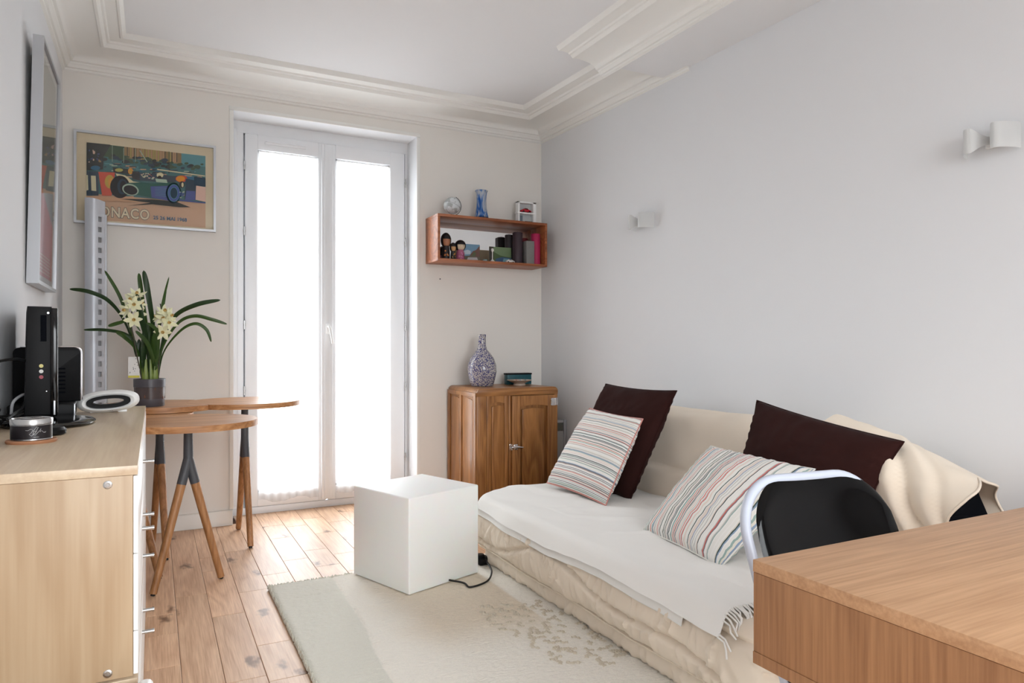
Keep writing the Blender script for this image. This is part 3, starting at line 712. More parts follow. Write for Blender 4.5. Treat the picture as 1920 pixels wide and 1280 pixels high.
# ------------------------------------------------------------ nesting double tables
def bite(c, r, holes, n=96):
    """circle outline with circular bites (c2,r2) removed"""
    pts = []
    for i in range(n):
        a = 2*PI*i/n; p = Vector((c[0]+r*math.cos(a), c[1]+r*math.sin(a)))
        for hc, hr in holes:
            d = p-Vector(hc)
            if d.length < hr:
                # push point onto the bite circle along the line towards own centre
                dirc = (Vector(c)-p).normalized(); 
                lo, hi = 0, 2*r
                for _ in range(30):
                    m_ = (lo+hi)/2
                    if (p+dirc*m_-Vector(hc)).length < hr: lo = m_
                    else: hi = m_
                p = p+dirc*hi
        pts.append((p.x, p.y))
    return pts
RT = .297
def fork(b_wood, t, c, top, feet, zs=.53):
    cx_, cy_ = c
    b = B(); b.cyl((cx_, cy_, top), (cx_, cy_, zs+.02), .0185, .021, 20); b.lathe([(.05, -.006), (.05, 0)], (cx_, cy_, top), 24)
    for fx, fy in feet:
        s_ = Vector((cx_, cy_, zs+.03)); e_ = Vector((fx, fy, .0)); d = e_-s_
        b.cyl(s_, s_+d*.20, .0205, .0205, 18)
    b.done('fork_sleeve', M['grey'], t)
    for fx, fy in feet:
        s_ = Vector((cx_, cy_, zs+.03)); e_ = Vector((fx, fy, .0)); d = e_-s_
        lg = B().cyl(s_+d*.195, s_+d*.985, .0198, .0155, 18).done('leg', M['leg'], t)
        B().cyl(s_+d*.983, s_+d*.999, .010, .009, 12).done('foot', M['rubber'], lg)
def dtable(z, th, c1, c2, feet1, feet2, label, flip):
    t = thing('nesting_table', ((c1[0]+c2[0])/2, (c1[1]+c2[1])/2, 0), label, 'table', 'nesting round tables')
    for c, holes in ((c1, []), (c2, [(c1, RT+.0015)])):
        B().prism(bite(c, RT, holes), z-th, z, bev=.0015).done('tabletop', M['teak'], t, smooth=50)
    fork(None, t, c1, z-th, feet1, .545); fork(None, t, c2, z-th, feet2, .545)
    B().box(-.03+min(c1[0], c2[0]), (c1[1]+c2[1])/2-.02, z-th-.012, max(c1[0], c2[0]), (c1[1]+c2[1])/2+.02, z-th-.0005).done('link_bar', M['grey'], t)
cA, cD, cC, cB = (.140, 3.480), (-.115, 3.925), (.458, 4.18), (.03, 4.14)
dtable(.748, .028, cD, cA, [(.026, 3.62), (-.26, 4.2)], [(.282, 3.50), (-.004, 3.39)], 'front pair of joined round oak tabletops on forked legs, nearest the drawers', 0)
dtable(.777, .027, cC, cB, [(.463, 3.955), (.446, 4.397)], [(.058, 3.925), (-.005, 4.30)], 'rear pair of joined round oak tabletops reaching the french door', 1)

# ------------------------------------------------------------ plant
px, py, pz = -.018, 4.0, .777
pl_ = thing('potted_orchid', (px, py, pz), 'potted pale yellow orchid with long strap leaves on the rear table', 'plant')
pot_clear = plain('smoked_translucent_plastic', srgb(96, 84, 84), .25); pot_clear.node_tree.nodes['Principled BSDF'].inputs['Transmission Weight'].default_value = .35
B().lathe([(.0, 0), (.066, 0), (.069, .004), (.0705, .04), (.0705, .04)], (px, py, pz), 40, cap=False).lathe([(.0715, .098), (.0735, .100), (.074, .139), (.072, .141), (.069, .139), (.068, .098)], (px, py, pz), 40, cap=False).done('pot_rim', plain('dark_grey_pot', srgb(78, 76, 82), .35), pl_)
B().lathe([(.0700, .04), (.0715, .10)], (px, py, pz), 40, cap=False).done('pot_wall', pot_clear, pl_)
b = B(); rr = random.Random(9)
for i in range(90):
    a = rr.random()*2*PI; r_ = .045+rr.random()*.02; h = .03+rr.random()*.07
    b.box(px+r_*math.cos(a)-.006, py+r_*math.sin(a)-.006, pz+h, px+r_*math.cos(a)+.006, py+r_*math.sin(a)+.006, pz+h+.014)
b.lathe([(.0, .10), (.066, .112), (.066, .02), (0, .02)], (px, py, pz), 24, cap=False)
o = b.done('bark', plain('bark_chips', srgb(112, 72, 50), .9, var=.4, vscale=60), pl_); o['kind'] = 'stuff'
leafm = plain('orchid_leaf', srgb(74, 104, 44), .35, var=.25, vscale=14); leafd = plain('orchid_leaf_dark', srgb(48, 76, 36), .35, var=.2, vscale=12)
def leaf(pts, wmax, mat, tw=0, base=.35):
    P = bez(pts, 8); n = len(P); b = B(); bm = b.bm; rows = []
    side = None
    for i, p in enumerate(P):
        t = (P[min(i+1, n-1)]-P[max(i-1, 0)]).normalized(); s_ = i/(n-1)
        w_ = wmax*(base+(1-base)*math.sin(min(1, s_*1.5)*PI/2))*(1 if s_ < .75 else max(.05, math.sqrt(max(0, 1-((s_-.75)/.25)**2))))
        view = Vector((-.12, -1, .1)).normalized()
        sd = t.cross(view)
        sd = sd.normalized() if sd.length > .05 else Vector((1, 0, 0))
        q = Matrix.Rotation(tw+.5*math.sin(s_*3+tw*3), 3, t); sd = q @ sd; nrm = t.cross(sd)
        rows.append([bm.verts.new(p-sd*w_/2), bm.verts.new(p-nrm*w_*.12), bm.verts.new(p+sd*w_/2)])
    for a, c in zip(rows, rows[1:]):
        bm.faces.new((a[0], a[1], c[1], c[0])); bm.faces.new((a[1], a[2], c[2], c[1]))
    g = bmesh.ops.solidify(bm, geom=bm.faces[:], thickness=.0008)
    b.done('leaf', mat, pl_, smooth=60)
def lp(X_, Z_, dy=0): return (X_, py+dy, Z_)
Lf = [([(-.05, 0, .90), (-.115, 0, 1.17), (-.19, -.02, 1.30), (-.28, -.02, 1.35), (-.365, 0, 1.362)], .020),
      ([(-.04, 0, .90), (-.10, .02, 1.16), (-.15, .03, 1.33), (-.219, .04, 1.465)], .017),
      ([(-.02, .01, .90), (-.03, .01, 1.15), (-.055, .02, 1.35), (-.067, .03, 1.457)], .022),
      ([(.0, 0, .90), (.00, 0, 1.15), (-.025, -.01, 1.35), (-.045, -.01, 1.468)], .027),
      ([(.01, 0, .90), (.01, 0, 1.05), (.035, .02, 1.27), (.072, .05, 1.447)], .011),
      ([(.015, 0, .90), (.015, .02, 1.08), (.040, .04, 1.25), (.062, .07, 1.41)], .010),
      ([(.015, 0, .90), (.045, 0, 1.12), (.10, -.02, 1.24), (.20, -.04, 1.30), (.312, -.06, 1.326)], .024),
      ([(.015, 0, .90), (.04, 0, 1.07), (.11, .02, 1.20), (.19, .03, 1.243), (.28, .03, 1.225), (.352, .03, 1.202)], .019),
      ([(.02, 0, .90), (.045, -.02, 1.05), (.12, -.04, 1.16), (.19, -.05, 1.20), (.245, -.05, 1.17), (.268, -.05, 1.105)], .017),
      ([(-.05, 0, .90), (-.07, 0, 1.07), (-.12, -.01, 1.14), (-.21, -.02, 1.163), (-.305, -.02, 1.163)], .017),
      ([(-.05, -.02, .92), (-.075, -.02, 1.06), (-.13, -.03, 1.13), (-.165, -.03, 1.155)], .022),
      ([(-.06, -.02, 1.16), (-.10, -.03, 1.215), (-.15, -.04, 1.20), (-.20, -.04, 1.182)], .020),
      ([(-.02, -.03, .90), (-.03, -.04, 1.1), (-.06, -.05, 1.25), (-.075, -.05, 1.345)], .030),
      ([(-.01, -.02, .90), (.0, -.03, 1.0), (-.03, -.06, 1.10), (-.08, -.08, 1.16)], .020),
      ([(.0, -.02, .90), (.02, -.04, 1.05), (.015, -.06, 1.16), (-.03, -.08, 1.20)], .018),
      ([(-.035, -.02, .90), (-.045, -.03, 1.05), (-.03, -.05, 1.2)], .030), ([(-.01, -.02, .90), (.0, -.03, 1.05), (.012, -.04, 1.16)], .032),
      ([(.0, .02, .90), (-.015, .03, 1.05), (-.01, .04, 1.2)], .034), ([(-.03, .0, .90), (-.06, .0, 1.0), (-.066, .0, 1.12)], .022)]
for i, (pts, wd) in enumerate(Lf): leaf([(x, py+y, z) for x, y, z in pts], wd, leafm if i % 3 else leafd, tw=(i % 4-1.5)*.3)
b = B(); 
for dx in (-.028, -.008, .012): b.lathe([(.012, .0), (.019, .03), (.016, .07), (.008, .12)], (px+dx+.01, py-.02, pz+.12), 12, sy=.6)
b.done('bulb', plain('pale_green_bulb', srgb(122, 140, 62), .4), pl_)
stm = plain('dark_stem', srgb(60, 56, 34), .5)
B().tube(bez([(.022, py-.02, .90), (.026, py-.03, 1.1), (.035, py-.03, 1.25), (.03, py-.03, 1.30)]), .0026, 8).done('flower_stem', stm, pl_)
B().tube(bez([(-.05, py-.02, .90), (-.085, py-.04, 1.1), (-.10, py-.04, 1.22), (-.08, py-.04, 1.33)]), .0030, 8).done('flower_stem', stm, pl_)
petal = plain('pale_yellow_petal', srgb(238, 238, 200), .55); petal.node_tree.nodes['Principled BSDF'].inputs['Subsurface Weight'].default_value = .0
lipm = plain('orchid_lip', srgb(214, 178, 104), .5)
def flower(x, y, z, s_, face, seed):
    rr = random.Random(seed); f = Vector(face).normalized(); q = Vector((0, 0, 1)).rotation_difference(f).to_matrix()
    b = B(); c = Vector((x, y, z)); rot0 = rr.random()*2
    for k in range(6):
        a = rot0+2*PI*k/6; d = Vector((math.cos(a), math.sin(a), 0)); sd = Vector((-math.sin(a), math.cos(a), 0))
        L_ = s_*(.9+rr.random()*.2); curl = .25+rr.random()*.25
        def fn(u, v):
            wd = .52*L_*math.sin(PI*min(.98, .08+.9*u))**.8
            p = d*u*L_ + sd*(v-.5)*wd + Vector((0, 0, L_*(curl*u*u - .1)-abs(v-.5)*.12*L_))
            return c + q @ p
        b.grid(fn, 7, 4)
    o = b.done('blossom', petal, pl_, smooth=80)
    b = B(); b.lathe([(.02*s_, 0), (.14*s_, .05*s_), (.20*s_, .18*s_), (.12*s_, .30*s_), (.16*s_, .34*s_)], c-f*.02*s_, 12, ax=tuple(f), cap=False); b.done('lip', lipm, o)
for i, (x, z, dy, fc) in enumerate([(-.125, 1.262, -.05, (-.8, -.6, .1)), (-.075, 1.345, -.04, (.1, -.7, .8)), (-.10, 1.315, -.05, (-.5, -.8, .4)), (-.087, 1.290, -.07, (.1, -1, .1)), (-.055, 1.300, -.04, (.6, -.6, .3)),
        (-.088, 1.215, -.06, (.1, -1, .0)), (-.062, 1.245, -.04, (.5, -.8, 0)), (.050, 1.262, -.04, (.2, -.8, .7)), (.045, 1.225, -.05, (-.3, -1, .1)), (.078, 1.24, -.04, (.9, -.6, .4)), (.068, 1.205, -.05, (.5, -1, -.1)), (.042, 1.155, -.06, (-.1, -1, -.2)), (.012, 1.235, -.01, (-.5, -.5, .3))]):
    flower(x, py+dy, z, .043 if i not in (4, 6, 12) else .034, fc, i)
lb = B().box(px-.095, py-.03, .935, px-.045, py-.029, 1.03, .0).done('care_label', [plain('white_label', srgb(226, 224, 220), .6)], pl_)
b = B(); b.box(px-.095, py-.0305, .925, px-.045, py-.0285, .936, .0); b.done('label_stripe', plain('yellow_label', srgb(206, 196, 70), .6), lb)
b = B(); rr = random.Random(2)
for i in range(12):
    x = px-.091+rr.random()*.038; z = .945+rr.random()*.075; b.box(x, py-.0306, z, x+.004, py-.0301, z+.003)
b.done('label_print', M['grey'], lb)

# ------------------------------------------------------------ wall shelf
sh = thing('box_shelf', (2.085, 4.41, 1.651), 'open reddish wood box shelf with mirrored back on the back wall', 'shelf')
SX0, SX1, SY0, SZ0, SZ1, ST = 1.668, 2.503, 4.30, 1.651, 1.963, .017
sh_y1 = YB-.001
B().box(SX0, SY0, SZ0, SX1, sh_y1, SZ0+ST, .001).done('bottom_board', M['shelf'], sh)
B().box(SX0, SY0, SZ1-ST, SX1, sh_y1, SZ1, .001).done('top_board', M['shelf'], sh)
for x in (SX0, SX1-ST): B().box(x, SY0+.0005, SZ0+ST, x+ST, sh_y1, SZ1-ST, .001).done('side_board', M['shelf'], sh)
B().box(SX0+ST, 4.515, SZ0+ST, SX1-ST, 4.52, SZ1-ST).done('mirror_back', M['mirror'], sh)
zi = SZ0+ST; zt = SZ1
# kokeshi-like dolls
hair = plain('black_doll_hair', srgb(18, 15, 18), .4)
def doll(x, y, h, r_, robe, skin, flowerc, label):
    t = thing('wooden_doll', (x, y, zi), label, 'doll', 'round headed dolls in the box shelf')
    B().lathe([(0, 0), (r_*.78, 0), (r_*.82, h*.03), (r_*.80, h*.3), (r_*.62, h*.52), (0, h*.54)], (x, y, zi), 28, cap=False).done('robe', plain('robe_'+label[:12], robe, .5), t)
    hc = zi+h*.73; hr = h*.27
    B().lathe([(hr*math.sin(a)*.98, -hr*math.cos(a)) for a in [PI*k/14 for k in range(1, 14)]], (x, y-.001, hc), 28, sx=r_/hr*.95, sy=r_/hr*.92).done('head', plain('skin_'+label[:12], skin, .5), t)
    # hair: shell with face opening
    b = B()
    def hf(u, v):
        th = R(-90)+R(52)+(2*PI-R(104))*u; ph = -1.0+v*2.57
        rr_ = hr*1.07; return (x+rr_*math.cos(ph)*math.cos(th)*r_/hr, y+rr_*math.cos(ph)*math.sin(th)*r_/hr, hc+rr_*math.sin(ph))
    b.grid(hf, 24, 14)
    def fr(u, v):
        th = R(-90-54)+R(108)*u; ph = .12+v*1.45; rr_ = hr*1.08
        return (x+rr_*math.cos(ph)*math.cos(th)*r_/hr, y+rr_*math.cos(ph)*math.sin(th)*r_/hr, hc+rr_*math.sin(ph))
    b.grid(fr, 12, 8); b.done('hair', hair, t, smooth=80)
    b = B()
    for s_ in (-1, 1): b.lathe([(r_*.05, -.0005), (r_*.05, .0006)], (x+s_*r_*.30, y-r_*.90, hc-hr*.12), 8, ax=(0, -1, 0))
    b.done('eyes', hair, t)
    b = B(); rr = random.Random(int(h*1000))
    for k in range(6):
        a = R(-90+(rr.random()-.5)*80); zz = zi+h*(.12+rr.random()*.3); b.lathe([(r_*.18, -.001), (r_*.14, .001)], (x+r_*.83*math.cos(a), y+r_*.83*math.sin(a), zz), 6, ax=(math.cos(a), math.sin(a), 0))
    b.done('flowers', plain('flower_'+label[:12], flowerc, .5), t)
doll(1.757, 4.38, .180, .034, srgb(34, 24, 24), srgb(176, 116, 84), srgb(200, 120, 60), 'tallest doll, dark robe with orange flowers, at shelf left')
doll(1.801, 4.36, .115, .022, srgb(30, 26, 26), srgb(196, 150, 100), srgb(214, 150, 70), 'smallest doll, black hair, orange flowers, between two larger dolls')
doll(1.854, 4.36, .136, .036, srgb(160, 84, 112), srgb(218, 196, 168), srgb(190, 110, 150), 'doll with pale face and pink robe at the shelf')
# postcards
def card(x0, x1, y, z1, label, bands, tilt=0):
    t = thing('postcard', ((x0+x1)/2, y, zi), label, 'postcard')
    B().box(x0, y, zi, x1, y+.002, z1).done('card', M['paper'], t)
    b = B(); ms = []
    for k, (pts, c) in enumerate(bands):
        ms.append(plain('postcard_ink', c, .4)); flat(b, [(x0+(x1-x0)*u, zi+(z1-zi)*v) for u, v in pts], lambda a, z, o_: (a, y-o_, z), .0003*(k+1), k)
    b.done('picture', ms, t, smooth=None)
card(1.888, 2.027, 4.42, 1.793, 'postcard of a bay and mountain beside the pink doll', [([(0, 0), (1, 0), (1, 1), (0, 1)], srgb(112, 150, 176)), ([(.1, .6), (.35, .68), (.5, .62), (.5, .45), (.1, .4)], srgb(190, 205, 215)), ([(.4, .3), (.62, .62), (.8, .7), (1, .95), (1, 0), (.3, 0)], srgb(110, 74, 62)), ([(.5, .3), (.7, .6), (.8, .5), (.7, .25)], srgb(80, 92, 56)), ([(0, 0), (1, 0), (1, .3), (.6, .38), (0, .3)], srgb(96, 88, 70)), ([(.3, .12), (.9, .14), (.85, .28), (.35, .26)], srgb(190, 184, 186))])
card(2.100, 2.275, 4.42, 1.787, 'green postcard of a lake valley before the dark candles', [([(0, 0), (1, 0), (1, 1), (0, 1)], srgb(112, 134, 96)), ([(0, 0), (.2, 0), (.2, 1), (0, 1)], srgb(48, 42, 34)), ([(.2, .7), (.5, .5), (1, .4), (1, .1), (.2, .1)], srgb(70, 92, 52)), ([(.25, 0), (1, 0), (1, .38), (.6, .42), (.3, .3)], srgb(56, 88, 122)), ([(.6, .1), (.95, .12), (.9, .34), (.65, .34)], srgb(110, 160, 176))])
# little white spindle figurine
o = B().lathe([(0, 0), (.017, 0), (.018, .006), (.008, .016), (.003, .022), (.003, .072), (.007, .076), (.011, .086), (.007, .096), (0, .098)], (2.097, 4.36, zi), 20, cap=False).done('spindle_figurine', plain('white_porcelain', srgb(225, 222, 216), .3)); tag(o, 'thin white porcelain spindle before the green postcard', 'figurine')
o = B().lathe([(0, 0), (.013, 0), (.016, .01), (.0165, .020), (.015, .022), (.014, .01), (0, .008)], (2.06, 4.40, zi), 24, cap=False).done('glass_cup', plain('aqua_glass', srgb(140, 165, 165), .1)); tag(o, 'tiny aqua glass dish between the two postcards', 'dish')
# toy car
def toycar(name, x, y, z, L_, colr, label, parent=None):
    t = thing(name, (x, y, z), label, 'toy car') if parent is None else None
    s_ = L_
    prf = [(-.5, .07), (.5, .07), (.5, .16), (.42, .22), (.22, .25), (.12, .38), (-.16, .39), (-.32, .27), (-.5, .22)]
    b = B(); b.prism([(a*s_, c*s_) for a, c in prf], -.19*s_, .19*s_, fn=lambda a, c, d: (x+a, y+d, z+c), bev=.02*s_)
    bd = b.done('body', plain('toy_paint', colr, .25), t)
    b = B(); b.prism([(a*s_, c*s_) for a, c in ((-.24, .28), (.17, .27), (.09, .36), (-.14, .37))], -.195*s_, .195*s_, fn=lambda a, c, d: (x+a, y+d, z+c)); b.done('window', M['blackgloss'], t)
    for sx in (-.3, .3):
        for sy in (-.19, .16): B().cyl((x+sx*s_, y+sy*s_, z+.09*s_), (x+sx*s_, y+(sy+.03)*s_, z+.09*s_), .09*s_, seg=16).done('wheel', M['rubber'], t)
    return t
toycar('toy_car', 2.222, 4.335, zi, .064, srgb(226, 224, 222), 'tiny white toy car on the shelf before the dark candles')
def candle(x, y, r_, h, colr, label, sq=False):
    t = thing('pillar_candle', (x, y, zi), label, 'candle', 'pillar candles in the box shelf')
    m_ = plain('wax_'+label[:10], colr, .55, var=.12, vscale=60)
    if sq: B().box(x-r_, y-r_, zi, x+r_, y+r_, zi+h, .004).done('wax', m_, t)
    else: B().lathe([(0, 0), (r_, 0), (r_, h-.004), (r_-.003, h), (r_*.4, h-.003), (0, h-.004)], (x, y, zi), 32, cap=False).done('wax', m_, t)
    B().cyl((x, y, zi+h-.004), (x+.001, y, zi+h+.008), .0012, seg=6).done('wick', hair, t)
candle(2.272, 4.45, .030, .216, srgb(46, 42, 46), 'black pillar candle, leftmost of the group of candles')
candle(2.302, 4.375, .036, .224, srgb(58, 44, 52), 'tall dark plum pillar candle, the tallest of the group')
candle(2.395, 4.462, .034, .200, srgb(96, 14, 26), 'dark red candle mostly hidden behind the grey candle')
candle(2.378, 4.352, .032, .164, srgb(122, 120, 118), 'short square grey candle between plum and magenta candles', True)
candle(2.446, 4.37, .034, .224, srgb(176, 32, 84), 'magenta pillar candle, rightmost of the group')
# on top: globe, vase, display box
t = thing('small_globe', (1.815, 4.40, zt), 'small silver white desk globe on the left of the shelf top', 'globe')
gm = plain('globe_map', srgb(206, 208, 210), .2, .2)
def globemat():
    m, t_, p = nt('globe_paper'); L = t_.links.new; tc = N(t_, 'ShaderNodeTexCoord'); n = N(t_, 'ShaderNodeTexNoise'); n.inputs['Scale'].default_value = 34; n.inputs['Detail'].default_value = 5
    L(tc.outputs['Object'], n.inputs['Vector']); cr = N(t_, 'ShaderNodeValToRGB'); cr.color_ramp.elements[0].position = .5; cr.color_ramp.elements[1].position = .54
    cr.color_ramp.elements[0].color = srgb(214, 218, 220); cr.color_ramp.elements[1].color = srgb(176, 180, 180); L(n.outputs['Fac'], cr.inputs[0]); L(cr.outputs[0], p.inputs['Base Color']); p.inputs['Roughness'].default_value = .2; return m
gc = Vector((1.812, 4.40, zt+.080)); gr = .058
b = B(); b.lathe([(gr*math.sin(PI*k/20), -gr*math.cos(PI*k/20)) for k in range(1, 20)], gc, 32, ax=(.39, 0, .92)); b.done('sphere', globemat(), t)
axd = Vector((.39, 0, .92)).normalized(); sdv = Vector((.92, 0, -.39))
b = B(); b.tube([gc+(axd*math.cos(a)+sdv*math.sin(a))*.066 for a in [PI*k/24 for k in range(25)]], .0022, 8); b.done('meridian_arm', M['grey'], t)
b = B(); b.tube([gc+(sdv*math.cos(a)+Vector((0, 1, 0))*math.sin(a))*(gr+.0006) for a in [2*PI*k/40 for k in range(40)]], .0008, 5, closed=True); b.done('equator_line', M['grey'], t)
b = B(); b.lathe([(0, 0), (.030, 0), (.032, .004), (.012, .009), (.004, .014), (.0, .016)], (1.815, 4.40, zt), 24, cap=False); b.done('base', M['chrome'], t)
def blueglass():
    m, t_, p = nt('swirled_blue_glass'); L = t_.links.new; tc = N(t_, 'ShaderNodeTexCoord'); mp = N(t_, 'ShaderNodeMapping'); mp.inputs['Scale'].default_value = (1, 1, .22); mp.inputs['Rotation'].default_value = (0, .25, 0)
    L(tc.outputs['Object'], mp.inputs['Vector']); n = N(t_, 'ShaderNodeTexNoise'); n.inputs['Scale'].default_value = 38; n.inputs['Detail'].default_value = 3; n.inputs['Distortion'].default_value = 1.2; L(mp.outputs[0], n.inputs['Vector'])
    cr = N(t_, 'ShaderNodeValToRGB'); e = cr.color_ramp.elements; e[0].position = .36; e[0].color = srgb(40, 104, 196); e[1].position = .58; e[1].color = srgb(214, 220, 228); k = e.new(.46); k.color = srgb(112, 158, 218)
    L(n.outputs['Fac'], cr.inputs[0])
    sp = N(t_, 'ShaderNodeSeparateXYZ'); L(tc.outputs['Object'], sp.inputs[0]); mr = N(t_, 'ShaderNodeMapRange'); mr.inputs[1].default_value = .010; mr.inputs[2].default_value = .026; L(sp.outputs[2], mr.inputs[0])
    mx = N(t_, 'ShaderNodeMix'); mx.data_type = 'RGBA'; L(mr.outputs[0], mx.inputs[0]); mx.inputs[6].default_value = srgb(16, 24, 60); L(cr.outputs[0], mx.inputs[7])
    L(mx.outputs[2], p.inputs['Base Color']); p.inputs['Roughness'].default_value = .06; p.inputs['Transmission Weight'].default_value = .45; p.inputs['IOR'].default_value = 1.3; return m
vz = thing('glass_vase', (2.031, 4.40, zt), 'swirled blue glass vase with flared rim on the shelf top', 'vase')
B().lathe([(0, 0), (.054, 0), (.055, .003), (.050, .02), (.042, .05), (.036, .09), (.034, .14), (.0355, .165), (.039, .19), (.045, .202), (.0445, .204), (.037, .19), (.0335, .165), (.032, .14), (.034, .09), (.040, .05), (.045, .025), (0, .02)], (2.031, 4.40, zt), 40, cap=False).done('body', blueglass(), vz, origin=None)
b = B(); b.tube([(2.031+.0445*math.cos(a), 4.40+.0445*math.sin(a), zt+.203+.004*math.sin(2*a)) for a in [2*PI*k/40 for k in range(40)]], .0018, 8, closed=True); b.done('rim', M['glass'], vz)
t = thing('display_box', (2.397, 4.43, zt), 'small white two tier display case holding a red toy car', 'display box')
fx0, fx1, fz1, fy0, fy1 = 2.325, 2.472, zt+.163, 4.405, 4.45
b = B(); b.box(fx0, fy0, zt, fx0+.012, fy1, fz1, .001).box(fx1-.024, fy0, zt, fx1, fy1, fz1, .001).box(fx0, fy0, fz1-.010, fx1, fy1, fz1, .001).box(fx0, fy0, zt, fx1, fy1, zt+.012, .001).box(fx0-.006, fy0-.002, zt+.076, fx1-.012, fy1, zt+.086, .001); b.done('case', M['white'], t)
B().box(fx0+.01, fy1-.004, zt+.01, fx1-.02, fy1-.001, fz1-.01).done('back_card', plain('pale_card', srgb(196, 200, 200), .7), t)
B().box(fx0+.016, fy1-.007, zt+.016, fx0+.055, fy1-.0045, zt+.07).done('grey_print', plain('blue_grey_print', srgb(120, 132, 142), .6), t)
B().box(fx0+.06, fy0+.004, zt+.012, fx1-.028, fy0+.02, zt+.026, .003).done('grey_trinket', M['grey'], t)
toycar('toy_car', 2.395, 4.425, zt+.0865, .080, srgb(186, 24, 44), 'small red toy car inside the white display case')
# wall plug hole and screw under the shelf
o = B().cyl((1.773, YB+.002, 1.552), (1.773, YB-.006, 1.552), .004).done('wall_screw', M['grey']); tag(o, 'single dark screw in the wall below the box shelf', 'screw')

# ------------------------------------------------------------ oak cabinet
CX0, CX1, CY0, CY1, CZ = 1.831, 2.432, 4.04, 4.512, .812
cb = thing('oak_cabinet', (2.13, 4.28, 0), 'honey oak icebox style cabinet with rounded top corners and panelled door', 'cabinet')
cp = [(CX0, .02), (CX1, .02)]+arc(CX1-.03, CZ-.03, .03, 0, 90, 6)+arc(CX0+.03, CZ-.03, .03, 90, 180, 6)
b = B(); b.prism(cp, CY0+.012, CY1, fn=lambda a, z, y: (a, y, z)); b.done('carcass', M['oak_cab'], cb, smooth=50)
# front frame stiles/rails
def fr_box(x0, x1, z0, z1, y0, y1, m_='oak_cab', bev=.002): return B().box(x0, y0, z0, x1, y1, z1, bev)
b = B(); cf = [(CX0, .0), (CX1, .0)]+arc(CX1-.03, CZ-.03, .03, 0, 90, 6)+arc(CX0+.03, CZ-.03, .03, 90, 180, 6)
b.prism([p for p in cf if True][:0] or [(CX0, .762), (CX1, .762)]+arc(CX1-.03, CZ-.03, .03, 0, 90, 6)+arc(CX0+.03, CZ-.03, .03, 90, 180, 6), CY0-.006, CY0+.012, fn=lambda a, z, y: (a, y, z), bev=.003)
b.done('top_rail', M['oak_cab_h'], cb)
for (a, c) in ((CX0, 1.90), (2.062, 2.078), (2.405, CX1)): B().box(a, CY0-.002, .0, c, CY0+.012, .764, .003).done('stile', M['oak_cab'], cb)
B().box(CX0, CY0-.002, .0, CX1, CY0+.011, .075, .003).done('bottom_rail', M['oak_cab_h'], cb)
def arch_panel(x0, x1, z0, z1, y, name, parent, rise=.008):
    """raised field inside a recessed frame with an arched top"""
    top = [(x1-(x1-x0)*k/12, z1-rise+rise*math.sin(PI*k/12)) for k in range(13)]
    b = B(); b.prism([(x0, z0), (x1, z0)]+top, y, y+.012, fn=lambda a, z, yy: (a, yy, z), bev=.005); b.done(name, M['oak_cab'], parent)
def pframe(x0, x1, z0, z1, w_, wt, y0, y1, parent, name, m_='oak_cab', fn=None, arch=.010):
    """door/panel frame ring with arched opening"""
    fn = fn or (lambda a, z, y: (a, y, z))
    b = B(); b.prism([(x0, z0), (x0+w_, z0), (x0+w_, z1), (x0, z1)], y0, y1, fn=fn, bev=.0025); b.prism([(x1-w_, z0), (x1, z0), (x1, z1), (x1-w_, z1)], y0, y1, fn=fn, bev=.0025)
    b.prism([(x0+w_, z0), (x1-w_, z0), (x1-w_, z0+wt), (x0+w_, z0+wt)], y0, y1, fn=fn, bev=.0025)
    lo = [(x0+w_+(x1-x0-2*w_)*k/12, z1-wt-arch*(1-math.sin(PI*k/12))) for k in range(13)]
    b.prism(lo+[(x1-w_, z1), (x0+w_, z1)], y0, y1, fn=fn)
    return b.done(name, M[m_], parent)
lfp = pframe(1.902, 2.060, .075, .762, .030, .040, CY0-.001, CY0+.012, cb, 'left_panel_frame')
arch_panel(1.940, 2.030, .13, .70, CY0+.004, 'panel_field', lfp)
dr = pframe(2.080, 2.404, .078, .758, .058, .062, CY0-.016, CY0+.006, cb, 'door')
arch_panel(2.158, 2.326, .155, .675, CY0-.006, 'panel_field', dr)
# hinge
for z in (.712, .16):
    b = B(); b.box(2.366, CY0-.024, z-.026, 2.400, CY0-.016, z+.026, .004).box(2.408, CY0-.012, z-.026, 2.428, CY0-.002, z+.026, .004).cyl((2.404, CY0-.020, z-.024), (2.404, CY0-.020, z+.024), .006)
    for dz in (-.016, .016): b.cyl((2.380, CY0-.026, z+dz), (2.380, CY0-.023, z+dz), .004); b.lathe([(.009, 0), (.008, .004)], (2.372, CY0-.024, z+dz), 12, ax=(0, -1, 0)); b.lathe([(.009, 0), (.008, .003)], (2.420, CY0-.012, z+dz), 12, ax=(0, -1, 0))
    b.done('hinge', M['chrome'], dr)
b = B(); b.box(2.060, CY0-.016, .405, 2.080, CY0-.002, .447, .004).box(2.086, CY0-.026, .408, 2.118, CY0-.016, .444, .006).tube([(2.068, CY0-.03, .426), (2.100, CY0-.034, .428), (2.125, CY0-.040, .425), (2.148, CY0-.038, .423)], [.006, .010, .007, .004], 10).lathe([(.010, 0), (.006, .008)], (2.072, CY0-.016, .440), 14, ax=(0, -1, 0)).lathe([(.010, 0), (.006, .008)], (2.072, CY0-.016, .412), 14, ax=(0, -1, 0))
b.done('latch', M['chrome'], dr)
